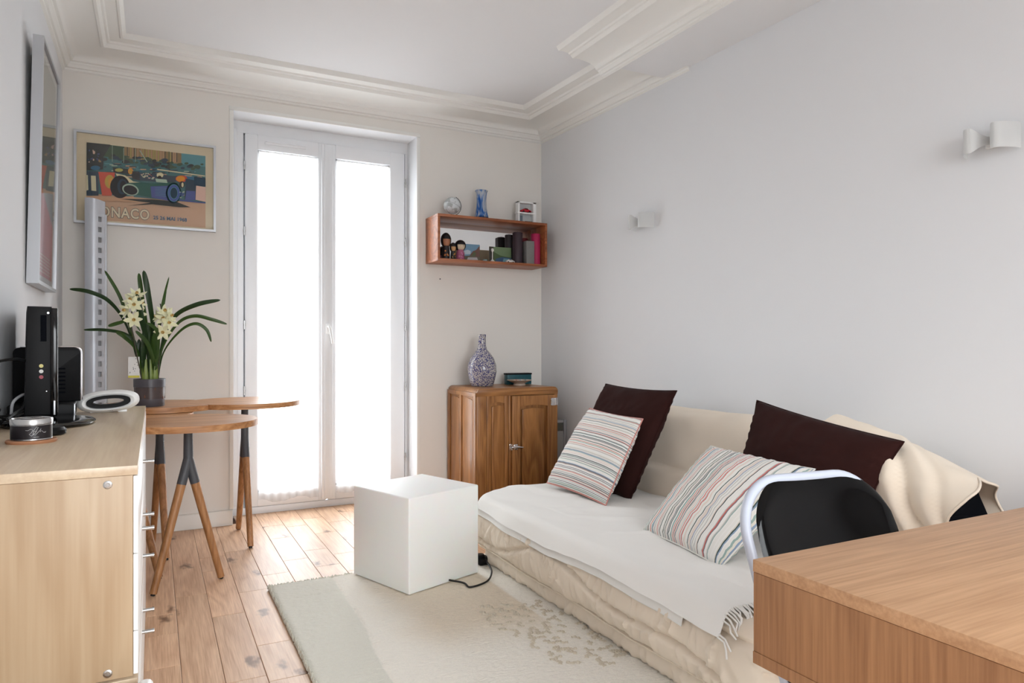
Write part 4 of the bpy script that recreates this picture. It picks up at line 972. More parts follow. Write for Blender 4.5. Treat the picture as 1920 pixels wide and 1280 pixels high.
# left side panels
sf = lambda a, z, d: (CX0-.0-d, a, z)
b = B()
for (a, c) in ((4.04, 4.082), (4.272, 4.300), (4.472, 4.512)): b.prism([(a, 0), (c, 0), (c, .765), (a, .765)], -.002, .010, fn=sf, bev=.002)
b.prism([(4.082, 0), (4.472, 0), (4.472, .09), (4.082, .09)], -.002, .0095, fn=sf)
b.prism([(4.04, .758), (4.512, .758), (4.512, .785), (4.04, .785)], -.002, .0098, fn=sf, bev=.002)
b.done('side_frame', M['oak_cab'], cb)
for (a, c) in ((4.094, 4.260), (4.312, 4.460)):
    top = [(c-(c-a)*k/10, .735+.010*math.sin(PI*k/10)) for k in range(11)]
    B().prism([(a, .10), (c, .10)]+top, -.002, .005, fn=sf, bev=.003).done('side_panel', M['oak_cab'], cb)
B().box(CX0+.02, CY0+.02, 0, CX1-.02, CY1-.02, .022).done('plinth', M['oak_cab'], cb)
# vase and bowl on cabinet
def china(name, scale, bl=.5):
    m, t_, p = nt(name); L = t_.links.new; tc = N(t_, 'ShaderNodeTexCoord')
    n = N(t_, 'ShaderNodeTexNoise'); n.inputs['Scale'].default_value = scale; n.inputs['Detail'].default_value = 2; n.inputs['Distortion'].default_value = 2.5; L(tc.outputs['Object'], n.inputs['Vector'])
    v = N(t_, 'ShaderNodeTexVoronoi', feature='DISTANCE_TO_EDGE'); v.inputs['Scale'].default_value = scale*1.3; L(tc.outputs['Object'], v.inputs['Vector'])
    mu = N(t_, 'ShaderNodeMath', operation='MULTIPLY_ADD'); L(v.outputs['Distance'], mu.inputs[0]); mu.inputs[1].default_value = .9; L(n.outputs['Fac'], mu.inputs[2])
    cr = N(t_, 'ShaderNodeValToRGB'); e = cr.color_ramp.elements; e[0].position = .50; e[0].color = srgb(44, 50, 112); e[1].position = .74; e[1].color = srgb(204, 198, 190); k = e.new(.60); k.color = srgb(92, 90, 124); k = e.new(.645); k.color = srgb(182, 174, 166)
    L(mu.outputs[0], cr.inputs[0]); L(cr.outputs[0], p.inputs['Base Color']); p.inputs['Roughness'].default_value = .12; return m
vs = B().lathe([(0, 0), (.070, 0), (.076, .004), (.088, .045), (.099, .10), (.096, .145), (.080, .19), (.055, .225), (.034, .248), (.027, .275), (.0255, .32), (.0265, .350), (.025, .352), (.021, .34), (.02, .28), (0, .26)], (1.985, 4.29, .813), 48, cap=False).done('bottle_vase', china('blue_white_china', 75))
tag(vs, 'blue and white patterned bottle vase standing on the oak cabinet', 'vase')
t = thing('footed_bowl', (2.262, 4.27, .813), 'small pale footed dish holding trinkets in front of the teal box', 'bowl')
B().lathe([(0, 0), (.042, 0), (.042, .010), (.034, .014), (.06, .024), (.088, .036), (.087, .038), (.058, .028), (0, .02)], (2.262, 4.27, .813), 40, cap=False).done('dish', plain('glazed_pale_china', srgb(196, 176, 160), .3), t)
rr = random.Random(8)
for k in range(5):
    cn_, c_ = [('pink', srgb(230, 190, 180)), ('red', srgb(170, 60, 60)), ('light blue', srgb(120, 160, 190)), ('white', srgb(226, 226, 220)), ('teal', srgb(60, 120, 130))][k]
    x_, y_ = 2.222+k*.02, 4.27+(rr.random()-.5)*.03
    o = B().lathe([(0, 0), (.008, .003), (.010, .009), (.006, .015), (0, .017)], (x_, y_, .835), 10, cap=False).done('trinket', plain('trinket_paint', c_, .4)); tag(o, 'tiny '+cn_+' trinket lying in the pale footed dish', 'trinket', 'trinkets in the dish')
t = thing('teal_box', (2.315, 4.40, .813), 'teal and black printed box standing behind the footed dish', 'box')
B().box(2.222, 4.375, .813, 2.415, 4.425, .885, .001).done('box_body', plain('teal_print', srgb(18, 82, 92), .4, var=.3, vscale=40), t)
B().box(2.218, 4.372, .882, 2.418, 4.428, .893, .001).done('lid', M['black'], t)
# grey framed panel leaning in the corner
t = thing('leaning_frame', (2.53, 4.2, 0), 'grey aluminium frame standing between the oak cabinet and right wall', 'frame')
b = B(); b.box(2.455, 4.19, 0, 2.475, 4.215, .565, .003).box(2.572, 4.178, 0, 2.590, 4.232, .565, .003).box(2.455, 4.19, .545, 2.59, 4.215, .565, .003); b.done('side_rail', M['alu'], t)
B().box(2.475, 4.197, .49, 2.572, 4.207, .545).done('upper_panel', plain('olive_grey_panel', srgb(96, 98, 90), .5), t)
B().box(2.475, 4.195, .0, 2.572, 4.209, .485).done('lower_panel', plain('pale_grey_panel', srgb(176, 176, 174), .4), t)

# ------------------------------------------------------------ rug
RX0, RX1, RY0, RY1, RZ = .452, 1.62, .55, 3.245, .020
bd = [(3.3, .735), (3.061, .725), (2.752, .718), (2.54, .708), (2.378, .686), (2.228, .676), (2.105, .676), (1.5, .66), (.5, .64)]
def bx_at(y):
    for (ya, xa), (yb, xb) in zip(bd, bd[1:]):
        if y <= ya and y >= yb: return xb+(xa-xb)*(y-yb)/(ya-yb)
    return .65
def rugmat():
    m, t_, p = nt('wool_pile'); L = t_.links.new; a = N(t_, 'ShaderNodeAttribute'); a.attribute_name = 'dye_shade'
    tc = N(t_, 'ShaderNodeTexCoord'); n = N(t_, 'ShaderNodeTexNoise'); n.inputs['Scale'].default_value = 420; n.inputs['Detail'].default_value = 2; L(tc.outputs['Object'], n.inputs['Vector'])
    mr = N(t_, 'ShaderNodeMapRange'); mr.inputs[3].default_value = .86; mr.inputs[4].default_value = 1.1; L(n.outputs['Fac'], mr.inputs[0])
    h = N(t_, 'ShaderNodeHueSaturation'); L(a.outputs['Color'], h.inputs['Color']); L(mr.outputs[0], h.inputs['Value']); L(h.outputs[0], p.inputs['Base Color'])
    p.inputs['Roughness'].default_value = 1; p.inputs['Specular IOR Level'].default_value = .05; p.inputs['Sheen Weight'].default_value = .3
    mp = N(t_, 'ShaderNodeMapping'); mp.inputs['Scale'].default_value = (.35, 1, 1); mp.inputs['Rotation'].default_value = (0, 0, .3); L(tc.outputs['Object'], mp.inputs['Vector'])
    n2 = N(t_, 'ShaderNodeTexNoise'); n2.inputs['Scale'].default_value = 130; n2.inputs['Detail'].default_value = 4; L(mp.outputs[0], n2.inputs['Vector'])
    b_ = N(t_, 'ShaderNodeBump'); b_.inputs['Strength'].default_value = .7; b_.inputs['Distance'].default_value = .010; L(n2.outputs['Fac'], b_.inputs['Height']); L(b_.outputs[0], p.inputs['Normal']); return m
cre, sage, bei_shade, mot = srgb(246, 240, 228), srgb(228, 225, 212), srgb(234, 218, 194), srgb(176, 164, 144)
def mixc(a, b_, f): return tuple(a[i]*(1-f)+b_[i]*f for i in range(3))+(1,)
rug = thing('area_rug', (1.25, 1.9, 0), 'thick cream and sage wool rug under the cube lamp and futon', 'rug')
b = B(); NX, NY = 160, 330
def rz(x, y):
    e = min(x-RX0, RX1-x, y-RY0, RY1-y)
    edge = sst(0, .018, e)
    z = .006+(RZ-.006)*edge + (.0022*ns(x*60, y*60)+.0016*ns(x*150, y*150, 3))*edge + .002*ns(x*9, y*9, 7)
    z -= .004*math.exp(-((x-bx_at(y))/.006)**2)
    if x < bx_at(y) and x > RX0+.03:
        z -= .004*math.exp(-((y-(3.02+.10*(x-.5)))/.006)**2)*(1 if x > .52 else 0)
    return z
def rfn(u, v):
    x = RX0+(RX1-RX0)*u; y = RY0+(RY1-RY0)*v
    z = rz(x, y)
    if u in (0, 1): x += .004*ns(y*70, 1)+.003*ns(y*220, 2)
    if v in (0, 1): y += .004*ns(x*70, 5)
    return (x, y, z)
b.grid(rfn, NX, NY)
top = b.done('pile', rugmat(), rug, smooth=80)
ca = top.data.color_attributes.new('dye_shade', 'FLOAT_COLOR', 'POINT')
W0 = rug['_w']
for i, v in enumerate(top.data.vertices):
    x, y = v.co.x+W0[0], v.co.y+W0[1]
    c = mixc(cre, bei_shade, .9*sst(.75, .98, x+.05*ns(x*5, y*5))*(1-sst(1.345, 1.362, x+.0*y))*sst(2.15, 2.5, y))  # beige zone by the cube, the cube's cast shade mixed into its colour
    c = mixc(sage, c, sst(-.004, .004, x-bx_at(y)+.004*ns(x*40, y*40)))
    ca.data[i].color = c
# skirt of tufts along the edges
b = B(); rr = random.Random(4)
yy = RY0
while yy < RY1:
    x = RX0+rr.random()*.006; h = .012+rr.random()*.008
    b.lathe([(.004, 0), (.0045, h*.6), (.001, h+.001)], (x+.002, yy, .004), 5, cap=False); yy += .004+rr.random()*.003
xx = RX0
while xx < RX1-.4:
    h = .012+rr.random()*.008; b.lathe([(.004, 0), (.0045, h*.6), (.001, h+.001)], (xx, RY1-.002-rr.random()*.006, .004), 5, cap=False); xx += .005+rr.random()*.003
o = b.done('edge_tufts', plain('sage_wool', srgb(214, 211, 198), 1, spec=.05), rug, smooth=80); o['kind'] = 'stuff'
B().box(RX0+.003, RY0+.003, .0005, RX1-.003, RY1-.003, .006).done('backing', plain('brown_jute_backing', srgb(112, 78, 52), .95), rug)
# sheared leaf motifs (squiggles) raised in the pile
poly = [(1.19, 2.56), (1.33, 2.55), (1.42, 2.48), (1.47, 1.95), (1.38, 1.88), (1.21, 1.96), (1.20, 2.17), (1.15, 2.36)]
def inside(x, y):
    r_ = False
    for i in range(len(poly)):
        (x1, y1), (x2, y2) = poly[i], poly[i-1]
        if (y1 > y) != (y2 > y) and x < (x2-x1)*(y-y1)/(y2-y1)+x1: r_ = not r_
    return r_
b = B(); rr = random.Random(21); placed = []
tries = 0
while len(placed) < 66 and tries < 6000:
    tries += 1
    x = 1.12+rr.random()*.38; y = 1.85+rr.random()*.75
    if not inside(x, y) or any((x-a)**2+(y-c)**2 < .040**2 for a, c in placed): continue
    placed.append((x, y)); a0 = rr.random()*PI; n = rr.choice([3, 4, 5]); pts = []; px_, py_ = x, y; a = a0
    for k in range(n):
        pts.append((px_, py_)); px_ += .018*math.cos(a); py_ += .018*math.sin(a); a += rr.choice([-1.2, 1.2, .7, -.7])
    P = bez([(p[0], p[1], 0) for p in pts], 5)
    P = [(p.x, p.y, rz(p.x, p.y)-.0048) for p in P]
    b.tube(P, [.0065+.006*abs(math.sin(k*.9+a0)) for k in range(len(P))], 6, flat=.75)
o = b.done('leaf_motif', plain('taupe_wool', srgb(214, 203, 184), 1, spec=.05, bump=.3, bscale=300), rug, smooth=80); o['kind'] = 'stuff'

# ------------------------------------------------------------ cube lamp
Z0 = RZ+.003
cl = thing('cube_lamp', (1.095, 3.085, Z0), 'white plastic cube lamp standing on the rug', 'lamp', rz=math.atan2(3.195-2.81, .808-.958)-PI/2, local=True)
# footprint: near corner (.958,2.81), left (.808,3.195), right (1.35,2.94)
S = .412
ang = math.atan2(2.955-2.82, 1.345-.965)
cl.rotation_euler = (0, 0, ang); ctr = Vector((.965, 2.825))+Vector((math.cos(ang), math.sin(ang)))*S/2+Vector((-math.sin(ang), math.cos(ang)))*S/2
cl.location = (ctr.x, ctr.y, Z0)
b = B(); b.box(-S/2, -S/2, .0, S/2, S/2, S, .007, seg=3); b.done('shell', M['cube'], cl)
B().box(-S/2+.03, -S/2+.03, -.002, S/2-.03, S/2-.03, .004).done('base_plate', M['rubber'], cl)
def to_w(x, y): return Vector((ctr.x+x*math.cos(ang)-y*math.sin(ang), ctr.y+x*math.sin(ang)+y*math.cos(ang)))
e0 = to_w(.02, -S/2-.002)
cord = thing('power_cord', (e0.x, e0.y, RZ), 'black power cord with plug', None)
bpy.context.view_layer.update(); cord.parent = cl; cord.matrix_parent_inverse = cl.matrix_world.inverted()
B().tube(bez([(e0.x-.0, e0.y, .034), (e0.x+.05, e0.y-.05, .028), (1.235, 2.79, .027), (1.33, 2.82, .029), (1.40, 2.92, .034), (1.425, 3.02, .045), (1.425, 3.055, .055)]), .0042, 10).done('flex', M['rubber'], cord)
b = B(); b.box(1.395, 3.045, .021, 1.455, 3.10, .060, .012, seg=3); b.lathe([(.022, 0), (.024, .012), (.018, .018)], (1.41, 3.07, .055), 20); b.done('plug', M['black'], cord)

# ------------------------------------------------------------ futon sofa
sofa = thing('futon_sofa', (1.95, 2.35, 0), 'low cream futon sofa bed with quilted cover against the right wall', 'sofa')
def soft_box(lo, hi, r_, res, disp=None, post=None):
    """rounded box from a subdivided cube; disp(p,n)->offset along n"""
    lo = Vector(lo); hi = Vector(hi); b = B(); bm = b.bm; seen = {}
    dim = hi-lo; n = [max(2, int(round(dim[k]/res))) for k in range(3)]
    def V(i, j, k):
        key = (i, j, k)
        if key in seen: return seen[key]
        p = Vector((lo.x+dim.x*i/n[0], lo.y+dim.y*j/n[1], lo.z+dim.z*k/n[2]))
        q = Vector([min(max(p[a], lo[a]+r_[a]), hi[a]-r_[a]) for a in range(3)]); d = p-q
        e = Vector([d[a]/r_[a] if r_[a] else 0 for a in range(3)])
        if e.length > 1e-9:
            m_ = max(abs(c) for c in e); L_ = e.length; e2 = e*(m_/L_)
            p = q+Vector([e2[a]*r_[a] for a in range(3)])
            nr = Vector([e2[a]/max(r_[a], 1e-6) for a in range(3)]).normalized()
        else: nr = Vector((0, 0, 0))
        if disp: p = p+nr*disp(p, nr)
        if post: p = post(p)
        seen[key] = bm.verts.new(p); return seen[key]
    for a in range(3):
        c1, c2 = (a+1) % 3, (a+2) % 3
        for side_ in (0, n[a]):
            for i in range(n[c1]):
                for j in range(n[c2]):
                    f = []
                    for di, dj in ((0, 0), (1, 0), (1, 1), (0, 1)):
                        idx = [0, 0, 0]; idx[a] = side_; idx[c1] = i+di; idx[c2] = j+dj; f.append(V(*idx))
                    try: bm.faces.new(f)
                    except ValueError: pass
    return b
def fold(p, ang_, fr, sharp=2.2, seed=0):
    """long gathered folds running along a slanted direction"""
    u = p[0]*math.cos(ang_)+p[1]*math.sin(ang_); v = -p[0]*math.sin(ang_)+p[1]*math.cos(ang_)
    x = ns(u*fr*.12+seed, v*fr+1.5*ns(u*2, v*2, seed), seed); return (1-abs(x)*sharp)
QL = lambda y: .175+.05*math.sin(y*3.1+.6)+.03*math.sin(y*7.5+2)
_fr = random.Random(77); CREASES = []
for _i in range(150):
    _s = 1.3+_i*.0165+_fr.uniform(-.008, .008); _z = _fr.choice([.115, .115, .27, .20]); _dz = _fr.uniform(.05, .13)*(1 if _z < .25 else -1)
    CREASES.append((_s, _z, _s+_fr.uniform(-.05, .05)+.03*math.sin(_i*.35), _z+_dz, _fr.uniform(.003, .0095), _fr.uniform(.0055, .010)))
CB = {}
for _c in CREASES:
    for _k in range(int(min(_c[0], _c[2])*20)-1, int(max(_c[0], _c[2])*20)+2): CB.setdefault(_k, []).append(_c)
def crease(s_, z):
    d = 0
    for s0, z0, s1, z1, am, wd in CB.get(int(s_*20), ()):
        ax, az = s1-s0, z1-z0; L2 = ax*ax+az*az; t_ = ((s_-s0)*ax+(z-z0)*az)/L2
        if t_ < -.15 or t_ > 1.1: continue
        ds = ((s_-s0)*az-(z-z0)*ax)/math.sqrt(L2)
        e = math.exp(-(ds/wd)**2)-.5*math.exp(-((ds-1.6*wd)/wd)**2)
        d += am*e*(sst(-.15, .1, t_))*(1-sst(.4, 1.1, t_))
    return d
def seat_disp(p, n):
    d = 0
    if n.x < -.3 or n.y < -.3 or n.y > .3:
        s_ = p.y if abs(n.x) > abs(n.y) else p.x+3
        wx = max(0, min(1, (max(abs(n.x), abs(n.y))-.3)/.5))*(1-sst(.15, .6, n.z))
        ridge = lambda a, fr, seed: max(0, 1-abs(ns(a*fr, seed, p.z*.8+seed))*8)**1.3
        rd = s_+ .9*(p.z-.2)*math.sin(s_*2.1+1)
        d += wx*(crease(s_, p.z)*1.15+.005*ridge(rd, 3.4, 1)+.006*ns(s_*3.5, p.z*4, 2)+.004*ridge(s_-.7*(p.z-.1), 6, 4))
        q = QL(s_); d -= wx*.024*math.exp(-((p.z-q)/.009)**2)
        d -= wx*.020*math.exp(-((p.z-.275)/.010)**2)
        d += wx*.016*abs(math.sin(min(1, max(0, (p.z-.09)/.19))*PI))
    if n.z > .5: d += .006*ns(p.x*4, p.y*4, 5)+.004*ns(p.x*11, p.y*9, 6)
    return d
b = soft_box((1.425, 1.335, .088), (2.45, 3.40, .322), (.055, .09, .055), .008, seat_disp,
             post=lambda p: Vector((p.x+.30*sst(3.10, 3.42, p.y)*(1-sst(1.43, 1.95, p.x)), p.y-.0, p.z-.025*math.exp(-((p.y-3.4)/.12)**2)-.05*sst(.16, 0, p.y-1.30)*0)))
b.done('seat_mattress', M['cover'], sofa, smooth=80)
def base_disp(p, n):
    s_ = p.y if abs(n.x) > abs(n.y) else p.x+5; ridge = lambda a, fr, seed: max(0, 1-abs(ns(a*fr, seed, seed))*8)**1.3
    return .004*ridge(s_+1.2*p.z, 5, 3)+.9*crease(s_+.37, .115+(p.z-.02)*1.3)+.004*ns(s_*5, p.z*6, 3)
b = soft_box((1.448, 1.36, RZ+.001), (2.45, 3.37, .098), (.03, .07, .035), .009, base_disp, post=lambda p: Vector((p.x+.30*sst(3.07, 3.40, p.y)*(1-sst(1.45, 1.95, p.x)), p.y, p.z)))
b.done('base_mattress', M['cover'], sofa, smooth=80)
# seam piping lines on the front
def px_front(y): return 1.425+.30*sst(3.10, 3.42, y)
B().tube([(px_front(y)+.004, y, .100+.004*math.sin(y*9)) for y in [1.43+k*.02 for k in range(96)]], .0035, 6).done('piping', M['cover'], sofa)
# backrest
def back_prof(y):
    k = sst(1.98, 1.64, y)    # near end slumps into the fold
    top_ = .775+.02*math.sin(y*1.6+.3)-.10*k
    xr = XR(y)-.012
    return top_, xr, k
def brest(u, v):
    y = 1.66+(3.39-1.66)*u
    top_, xr, k = back_prof(y)
    # section polyline parameter v 0..1 : bottom front -> top -> back bottom
    pts = [(2.235, .30), (2.225, .36), (2.262, .45), (2.305, .475), (2.320, .50), (2.355, .60), (2.41, .70), (2.475, top_-.012), (2.535, top_), (xr-.02, top_-.04), (xr, top_-.12), (xr, .30)]
    f = v*(len(pts)-1); i = min(int(f), len(pts)-2); t_ = f-i
    g = lambda a: pts[max(0, min(len(pts)-1, a))]
    a, b_, c, d = g(i-1), g(i), g(i+1), g(i+2)
    cr_ = lambda k_: .5*((2*b_[k_])+(-a[k_]+c[k_])*t_+(2*a[k_]-5*b_[k_]+4*c[k_]-d[k_])*t_*t_+(-a[k_]+3*b_[k_]-3*c[k_]+d[k_])*t_**3)
    x, z = cr_(0), cr_(1); 
    d_ = .010*ns(y*4, v*5, 3)+.005*ns(y*9, v*12, 9)
    end = sst(.16, 0, 3.39-y)
    x -= d_*(1 if x < xr-.03 else 0); z += d_*.5
    x = x+(2.44-x)*end*end*.5; z = z-(z-.45)*end*end*.35 
    return (min(x, xr), y+.0, z)
b = B(); b.grid(brest, 130, 60)
bm = b.bm
b.grid(lambda u, v: (2.24+.34*u, 3.385+.004*math.sin(u*3), .31+.33*v), 4, 4)
b.done('backrest', M['cover'], sofa, smooth=80)
B().tube([(brest((y-1.60)/1.79, .262)[0]-.004, y, .468+.018*math.sin(y*4+1)) for y in [1.7+k*.03 for k in range(50)]], .003, 6).done('back_seam', M['cover'], sofa)
# near end of the backrest : open cover fold, black lining inside
def roll(u, v):
    """u along length (0 = open end, 1 = joins the backrest); v around"""
    y = 1.335+.53*u
    a = v*2*PI
    flare = (1-u)**1.6
    cx_ = 2.40+.0*u; cz_ = .50+.02*u-.02*flare
    rx = .205+.01*flare; rz_ = .235+.055*u-.06*flare
    ca_, sa_ = math.cos(a), math.sin(a)
    rad_ = 1+.10*math.sin(3*a+1.2+2*u)*flare+.05*ns(ca_*2+5*u, sa_*2, 4)
    x = cx_+rx*ca_*rad_; z = cz_+rz_*sa_*rad_
    ft = fold((y, a*.25), .9, 5.5, 2.4, 3)
    d = (.022*(ft-.55))*(1-.85*max(0, sa_))+.010*ns(y*7, a*2, 8)
    for off_, am in ((0, .034), (.75, .020), (-.7, .022)):
        dc = a-(R(95)+(.62-u)*R(190)+off_)
        am *= (1-.6*max(0, sa_)); d += am*math.exp(-((dc-.14)/.20)**2)-am*.8*math.exp(-((dc+.12)/.10)**2)
    d *= 1-.9*sst(.45, .62, u)
    d -= .035*sst(.50, .68, u)*max(0, -ca_)
    x += ca_*d; z += sa_*d
    y2 = y+.030*math.sin(2*a+.5)*(1-u)+.02*math.sin(5*a)*(1-u) - .045*(1-u)*(.5-.5*ca_)
    return (min(x, XR(y)-.012), y2, max(z, .27))
b = B(); b.grid(roll, 60, 96)
bmesh.ops.remove_doubles(b.bm, verts=b.bm.verts, dist=.0005)
b.tube([roll(0, k/90) for k in range(90)], .0045, 6, closed=True)
b.done('folded_cover', M['cover'], sofa, smooth=80)
b = B()
def cap(u, v):
    p = Vector(roll(.10, v)); c = Vector((2.40, 1.43, .50)); return c+(p-c)*(.02+.93*u)
b.grid(cap, 6, 60); b.done('black_lining', M['blackcloth'], sofa, smooth=80)
# a few deep fold welts
def welt(pts, r_): return B().tube(bez(pts, 10), [r_*math.sin(PI*min(1, max(.06, k/(len(bez(pts, 10))-1))))+.002 for k in range(len(bez(pts, 10)))], 10, flat=.7)

# ------------------------------------------------------------ throw on the seat
th = thing('fringed_throw', (1.8, 2.4, .32), 'off white woven throw with fringed ends spread over the futon seat', 'throw')
def seat_top(x, y): return .322+.006*ns(x*4, y*4, 5)+.004*ns(x*11, y*9, 6)-.025*math.exp(-((y-3.4)/.12)**2)
def thr(off, xf, drop, y0, y1):
    def fn(u, v):
        y = y0+(y1-y0)*v
        xfr = 1.418+.30*sst(3.10, 3.42, y)
        s_ = u*(2.28-xfr+drop)
        # u=0 hanging front edge
        if s_ < drop:
            t_ = s_/drop; x = xfr-.006-.004*math.sin(y*14)-off; z = seat_top(xfr+.05, y)-.042-(drop-s_)*1.0+.010*math.sin(y*6+2)+.012
            x -= .010*(1-t_)
            bl = sst(.55, 1, t_); z = z+(seat_top(xfr+.02, y)-.008-z)*bl*.35
        else:
            x = xfr+(s_-drop); r_ = .055; dd = x-xfr
            z = seat_top(x, y)+.024+off
            if dd < r_: z -= r_*(1-math.sqrt(max(0, 1-(1-dd/r_)**2)))*.78
        z += .004*ns(x*7, y*5, 2)+.006*max(0, 1-abs(ns(x*3+y*1.2, y*2.4, 4))*7)*(1 if x > 1.6 else .2)
        if y < 1.46: z -= .02*sst(1.46, 1.40, y)
        if y > 3.30: z -= .05*sst(3.30, 3.42, y)
        return (x, y, z)
    return fn
f1 = thr(.0, 0, .012, 1.455, 3.40)
b = B(); b.grid(f1, 110, 210)
b.done('cloth', M['throw'], th, smooth=80)
f2 = thr(-.004, 0, .042, 1.62, 3.39)
b = B(); b.grid(lambda u, v: f2(u*.12, v), 16, 140); b.tube([f2(0, k/80) for k in range(81)], .0018, 6)
b.done('border', M['throw'], th, smooth=80)
b = B(); rr = random.Random(6)
for k in range(125):
    u = k/125*.97; p = Vector(f1(u, 0)); r2 = rr.random()
    b.tube([p+Vector((0, .004, .001)), p+Vector((rr.uniform(-.006, .006), -.018, -.006)), p+Vector((rr.uniform(-.012, .012), -.030, -.016-.010*r2)), p+Vector((rr.uniform(-.014, .014), -.034-.006*r2, -.034-.012*r2))], .0030, 5)
o = b.done('fringe', M['throw'], th, smooth=80); o['kind'] = 'stuff'
b = B()
for k in range(110):
    u = k/110; p = Vector(f1(u, 1))
    b.tube([p+Vector((0, -.003, .001)), p+Vector((rr.uniform(-.01, .01), .018, .004*rr.random())), p+Vector((rr.uniform(-.015, .015), .034, -.010+.012*rr.random())), p+Vector((rr.uniform(-.02, .02), .044, -.030*rr.random()))], .002, 5)
o = b.done('fringe', M['throw'], th, smooth=80); o['kind'] = 'stuff'

# ------------------------------------------------------------ cushions
def cushion(name, TL, TR, BR, BL, T_, mat, label, grp, pin=.05, seed=0, wr=.006, n=44):
    TL, TR, BR, BL = map(Vector, (TL, TR, BR, BL)); nrm = (TR-BL).cross(TL-BR).normalized()
    if nrm.dot(Vector((-.46, -.89, 0))) < 0: nrm = -nrm
    b = B()
    def surf(sgn):
        def fn(u, v):
            uu, vv = u, v
            # pin-cushion outline
            e_u = 4*v*(1-v); e_v = 4*u*(1-u)
            pu_ = .5+(u-.5)*(1-pin*e_u*.9); pv_ = .5+(v-.5)*(1-pin*e_v*.9)
            p = (BL*(1-pu_)+BR*pu_)*(1-pv_)+(TL*(1-pu_)+TR*pu_)*pv_
            f = (max(0, 4*u*(1-u))*max(0, 4*v*(1-v)))
            h = T_*.5*(f**.42)
            d = min(u, 1-u, v, 1-v)
            wrk = wr*ns(u*5+seed, v*5, seed)+wr*.8*(1-abs(ns(u*9+seed, v*9, seed+3))*3)*f**.3*.5
            edge = sst(0, .05, d); puck = .0035*math.sin((u+v*1.3)*60+seed)*math.exp(-(d/.05)**2)*(1 if d > 0 else 0)
            return p+nrm*sgn*(h+wrk*edge)+nrm*puck
        return fn
    b.grid(surf(1), n, n, uv=True); b.grid(surf(-1), n, n, uv=True)
    o = b.done(name, mat, smooth=80, weld=.0006); tag(o, label, 'cushion', grp)
    # seam around the edge
    pts = []
    f = surf(0)
    for k in range(n): pts.append(f(k/n, 0))
    for k in range(n): pts.append(f(1, k/n))
    for k in range(n): pts.append(f(1-k/n, 1))
    for k in range(n): pts.append(f(0, 1-k/n))
    B().tube(pts, .0032, 6, closed=True).done('seam', mat, o, smooth=80)
    return o
cushion('square_cushion', (2.30, 3.285, .868), (2.31, 2.690, .862), (2.03, 2.70, .340), (2.00, 3.24, .345), .17, M['brown'], 'dark brown cushion standing behind the left striped cushion', 'brown cushions', .05, 1, .010)
cushion('square_cushion', (2.30, 2.165, .850), (2.295, 1.505, .753), (2.07, 1.545, .425), (2.13, 2.150, .40), .17, M['brown'], 'dark brown cushion leaning at an angle on the right of the backrest', 'brown cushions', .05, 4, .009)
cushion('square_cushion', (2.10, 3.150, .747), (2.10, 2.690, .732), (1.862, 2.66, .345), (1.82, 3.13, .372), .15, M['stripe1'], 'striped cushion leaning on the left brown cushion, stripes running crosswise', 'striped cushions', .045, 2, .006)
cushion('square_cushion', (2.085, 2.215, .662), (2.09, 1.70, .645), (1.675, 1.735, .345), (1.745, 2.235, .345), .145, M['stripe2'], 'striped cushion lying back in front of right brown cushion, stripes running down', 'striped cushions', .045, 3, .008)
for o_ in (): pass

# ------------------------------------------------------------ folding chair
ch = thing('folding_chair', (1.235, .815, 0), 'folding chair with white tube frame and glossy black backrest at the desk', 'chair', rz=R(-7), local=True)
BW = .185
def bk(x, z): return (x, .245-(.80-z)*.43, z)   # tilted back plane
outer = [(-BW, .0)]
tubep = [bk(-BW+.01, .012), bk(-BW, .30), bk(-BW, .50), bk(-BW-.003, .62)]
for k in range(13):
    a = PI-PI/2*k/12; tubep.append(bk(-BW+.105+.108*math.cos(a), .688+.108*math.sin(a)))
for k in range(13):
    a = PI/2-PI/2*k/12; tubep.append(bk(BW-.105+.108*math.cos(a), .688+.108*math.sin(a)))
tubep += [bk(BW+.003, .62), bk(BW, .50), bk(BW, .30), bk(BW-.01, .012)]
b = B(); b.tube(tubep, .0108, 14); b.done('back_frame', M['whitetube'], ch, smooth=80)
# panel
def panel(u, v):
    x = -BW+.012+(2*BW+.002)*u
    xn = abs(2*u-1); zt_ = .688+.111*(1 if xn < .42 else math.sqrt(max(0, 1-((xn-.42)/.58)**2)))
    z = .585+(zt_-.585)*v
    p = Vector(bk(x, z)); c = .030*(1-(2*u-1)**2)*(.4+.6*math.sin(PI*min(1, v*1.0)))
    ed = min(min(u, 1-u)*2*BW, (zt_-z)); return p+Vector((0, c-.028+.012*max(0, 1-ed/.034)**2, 0))
b = B(); b.grid(panel, 64, 48); bmesh.ops.solidify(b.bm, geom=b.bm.faces[:], thickness=.012); b.done('backrest', M['blackgloss'], ch, smooth=60)
b = B()
def seatf(u, v): 
    x = -.19+.38*u; y = -.22+.36*v; return (x, y, .452-.012*(1-(2*u-1)**2)*math.sin(PI*v))
b.grid(seatf, 20, 16); bmesh.ops.solidify(b.bm, geom=b.bm.faces[:], thickness=.022); b.done('seat', M['blackgloss'], ch, smooth=50)
b = B(); b.tube(bez([(-.17, .36, .012), (-.165, .12, .28), (-.16, -.10, .43), (-.14, -.20, .442), (.14, -.20, .442), (.16, -.10, .43), (.165, .12, .28), (.17, .36, .012)], 8), .011, 12); b.done('seat_frame', M['whitetube'], ch, smooth=80)
b = B(); b.cyl((-.168, .30, .075), (.168, .30, .075), .008).cyl((-.184, -.055, .10), (.184, -.055, .10), .008); b.done('crossbar', M['whitetube'], ch)
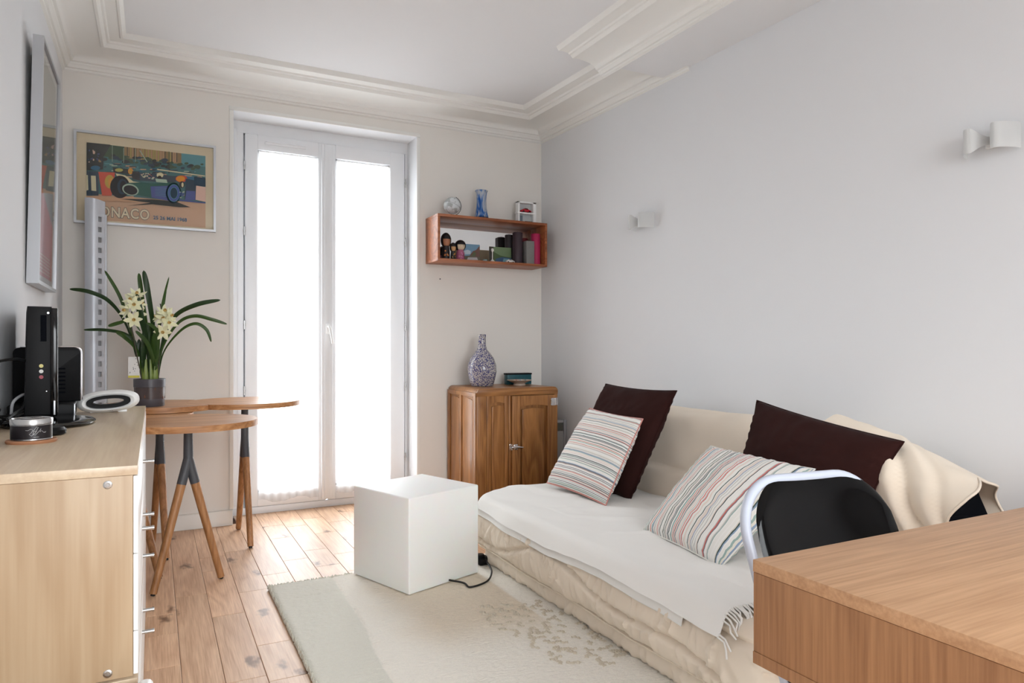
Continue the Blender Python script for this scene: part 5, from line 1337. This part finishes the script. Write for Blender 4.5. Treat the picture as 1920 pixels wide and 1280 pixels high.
for sx in (-1, 1):
    B().lathe([(.014, 0), (.014, .03)], (sx*(BW-.01), bk(0, .01)[1], 0), 14).done('foot_cap', M['rubber'], ch)
    B().lathe([(.013, 0), (.013, .03)], (sx*.17, .36, 0), 14).done('foot_cap', M['rubber'], ch)

# ------------------------------------------------------------ desk
dk = thing('desk', (1.45, .48, 0), 'pale oak desk with deep side panel in the right foreground', 'desk')
DX0, DX1, DY0, DY1 = .853, 2.20, .10, .812
B().box(DX0, DY0, .720, DX1, DY1, .740, .0015).done('top_board', M['desk_top'], dk)
B().box(DX0+.001, DY0+.002, .594, DX0+.021, DY1-.001, .7195, .0005).done('side_panel', M['desk'], dk)
B().box(DX1-.021, DY0+.002, .594, DX1-.001, DY1-.001, .7195, .0005).done('side_panel', M['desk'], dk)
B().box(DX0, DY0, .574, DX1, DY1, .5935, .0012).done('bottom_board', M['desk'], dk)
B().box(DX0+.022, DY1-.02, .594, DX1-.022, DY1-.003, .7195).done('back_panel', M['desk'], dk)
for x, y in ((.93, .17), (2.10, .17), (2.10, .74), (1.62, .74)): B().cyl((x, y, 0), (x, y, .574), .02, seg=20).done('leg', M['steel'], dk)

# ------------------------------------------------------------ wall lamps
def sconce(y, z, label, s_=1.0):
    x = XR(y)
    t = thing('wall_lamp', (x, y, z), label, 'wall lamp', 'white curved wall lamps')
    pts = []
    # plan curve: two open scrolls meeting at the wall
    for k in range(33):   # one lobe from its free end round to the centre
        a = R(200)-R(250)*k/32
        pts.append((.043+.036*math.sin(a)*1.15, .050-.046*math.cos(a)))
    b = B()
    n = 64
    def fn(u, v):
        yy = (u-.5)*.175*s_; q = abs(u-.5)*2
        # bulge away from wall
        off = .010+.085*math.sin(PI*min(1, q*.98))**.75 if q < 1 else .01
        hgt = .030+.058*sst(.05, .42, q)
        lift = 0
        return (x-off, y+yy, z+(v-.5)*hgt)
    b.grid(fn, n, 8); bmesh.ops.solidify(b.bm, geom=b.bm.faces[:], thickness=.0025)
    b.done('shade', M['white'], t, smooth=60)
    B().box(x-.012, y-.028, z-.022, x+.001, y+.028, z+.022, .004).done('wall_plate', M['white'], t)
    for sg in (-1, 1): B().lathe([(.008, 0), (.012, .008), (.012, .032), (.006, .040)], (x-.045, y+sg*.045, z-.022), 14).done('bulb_holder', M['white'], t)
sconce(3.315, 1.822, 'far small looking white curved wall lamp, nearer the corner')
sconce(1.405, 1.808, 'near white curved wall lamp at the far right of the wall')

for o in bpy.data.objects:
    if '_w' in o: del o['_w']
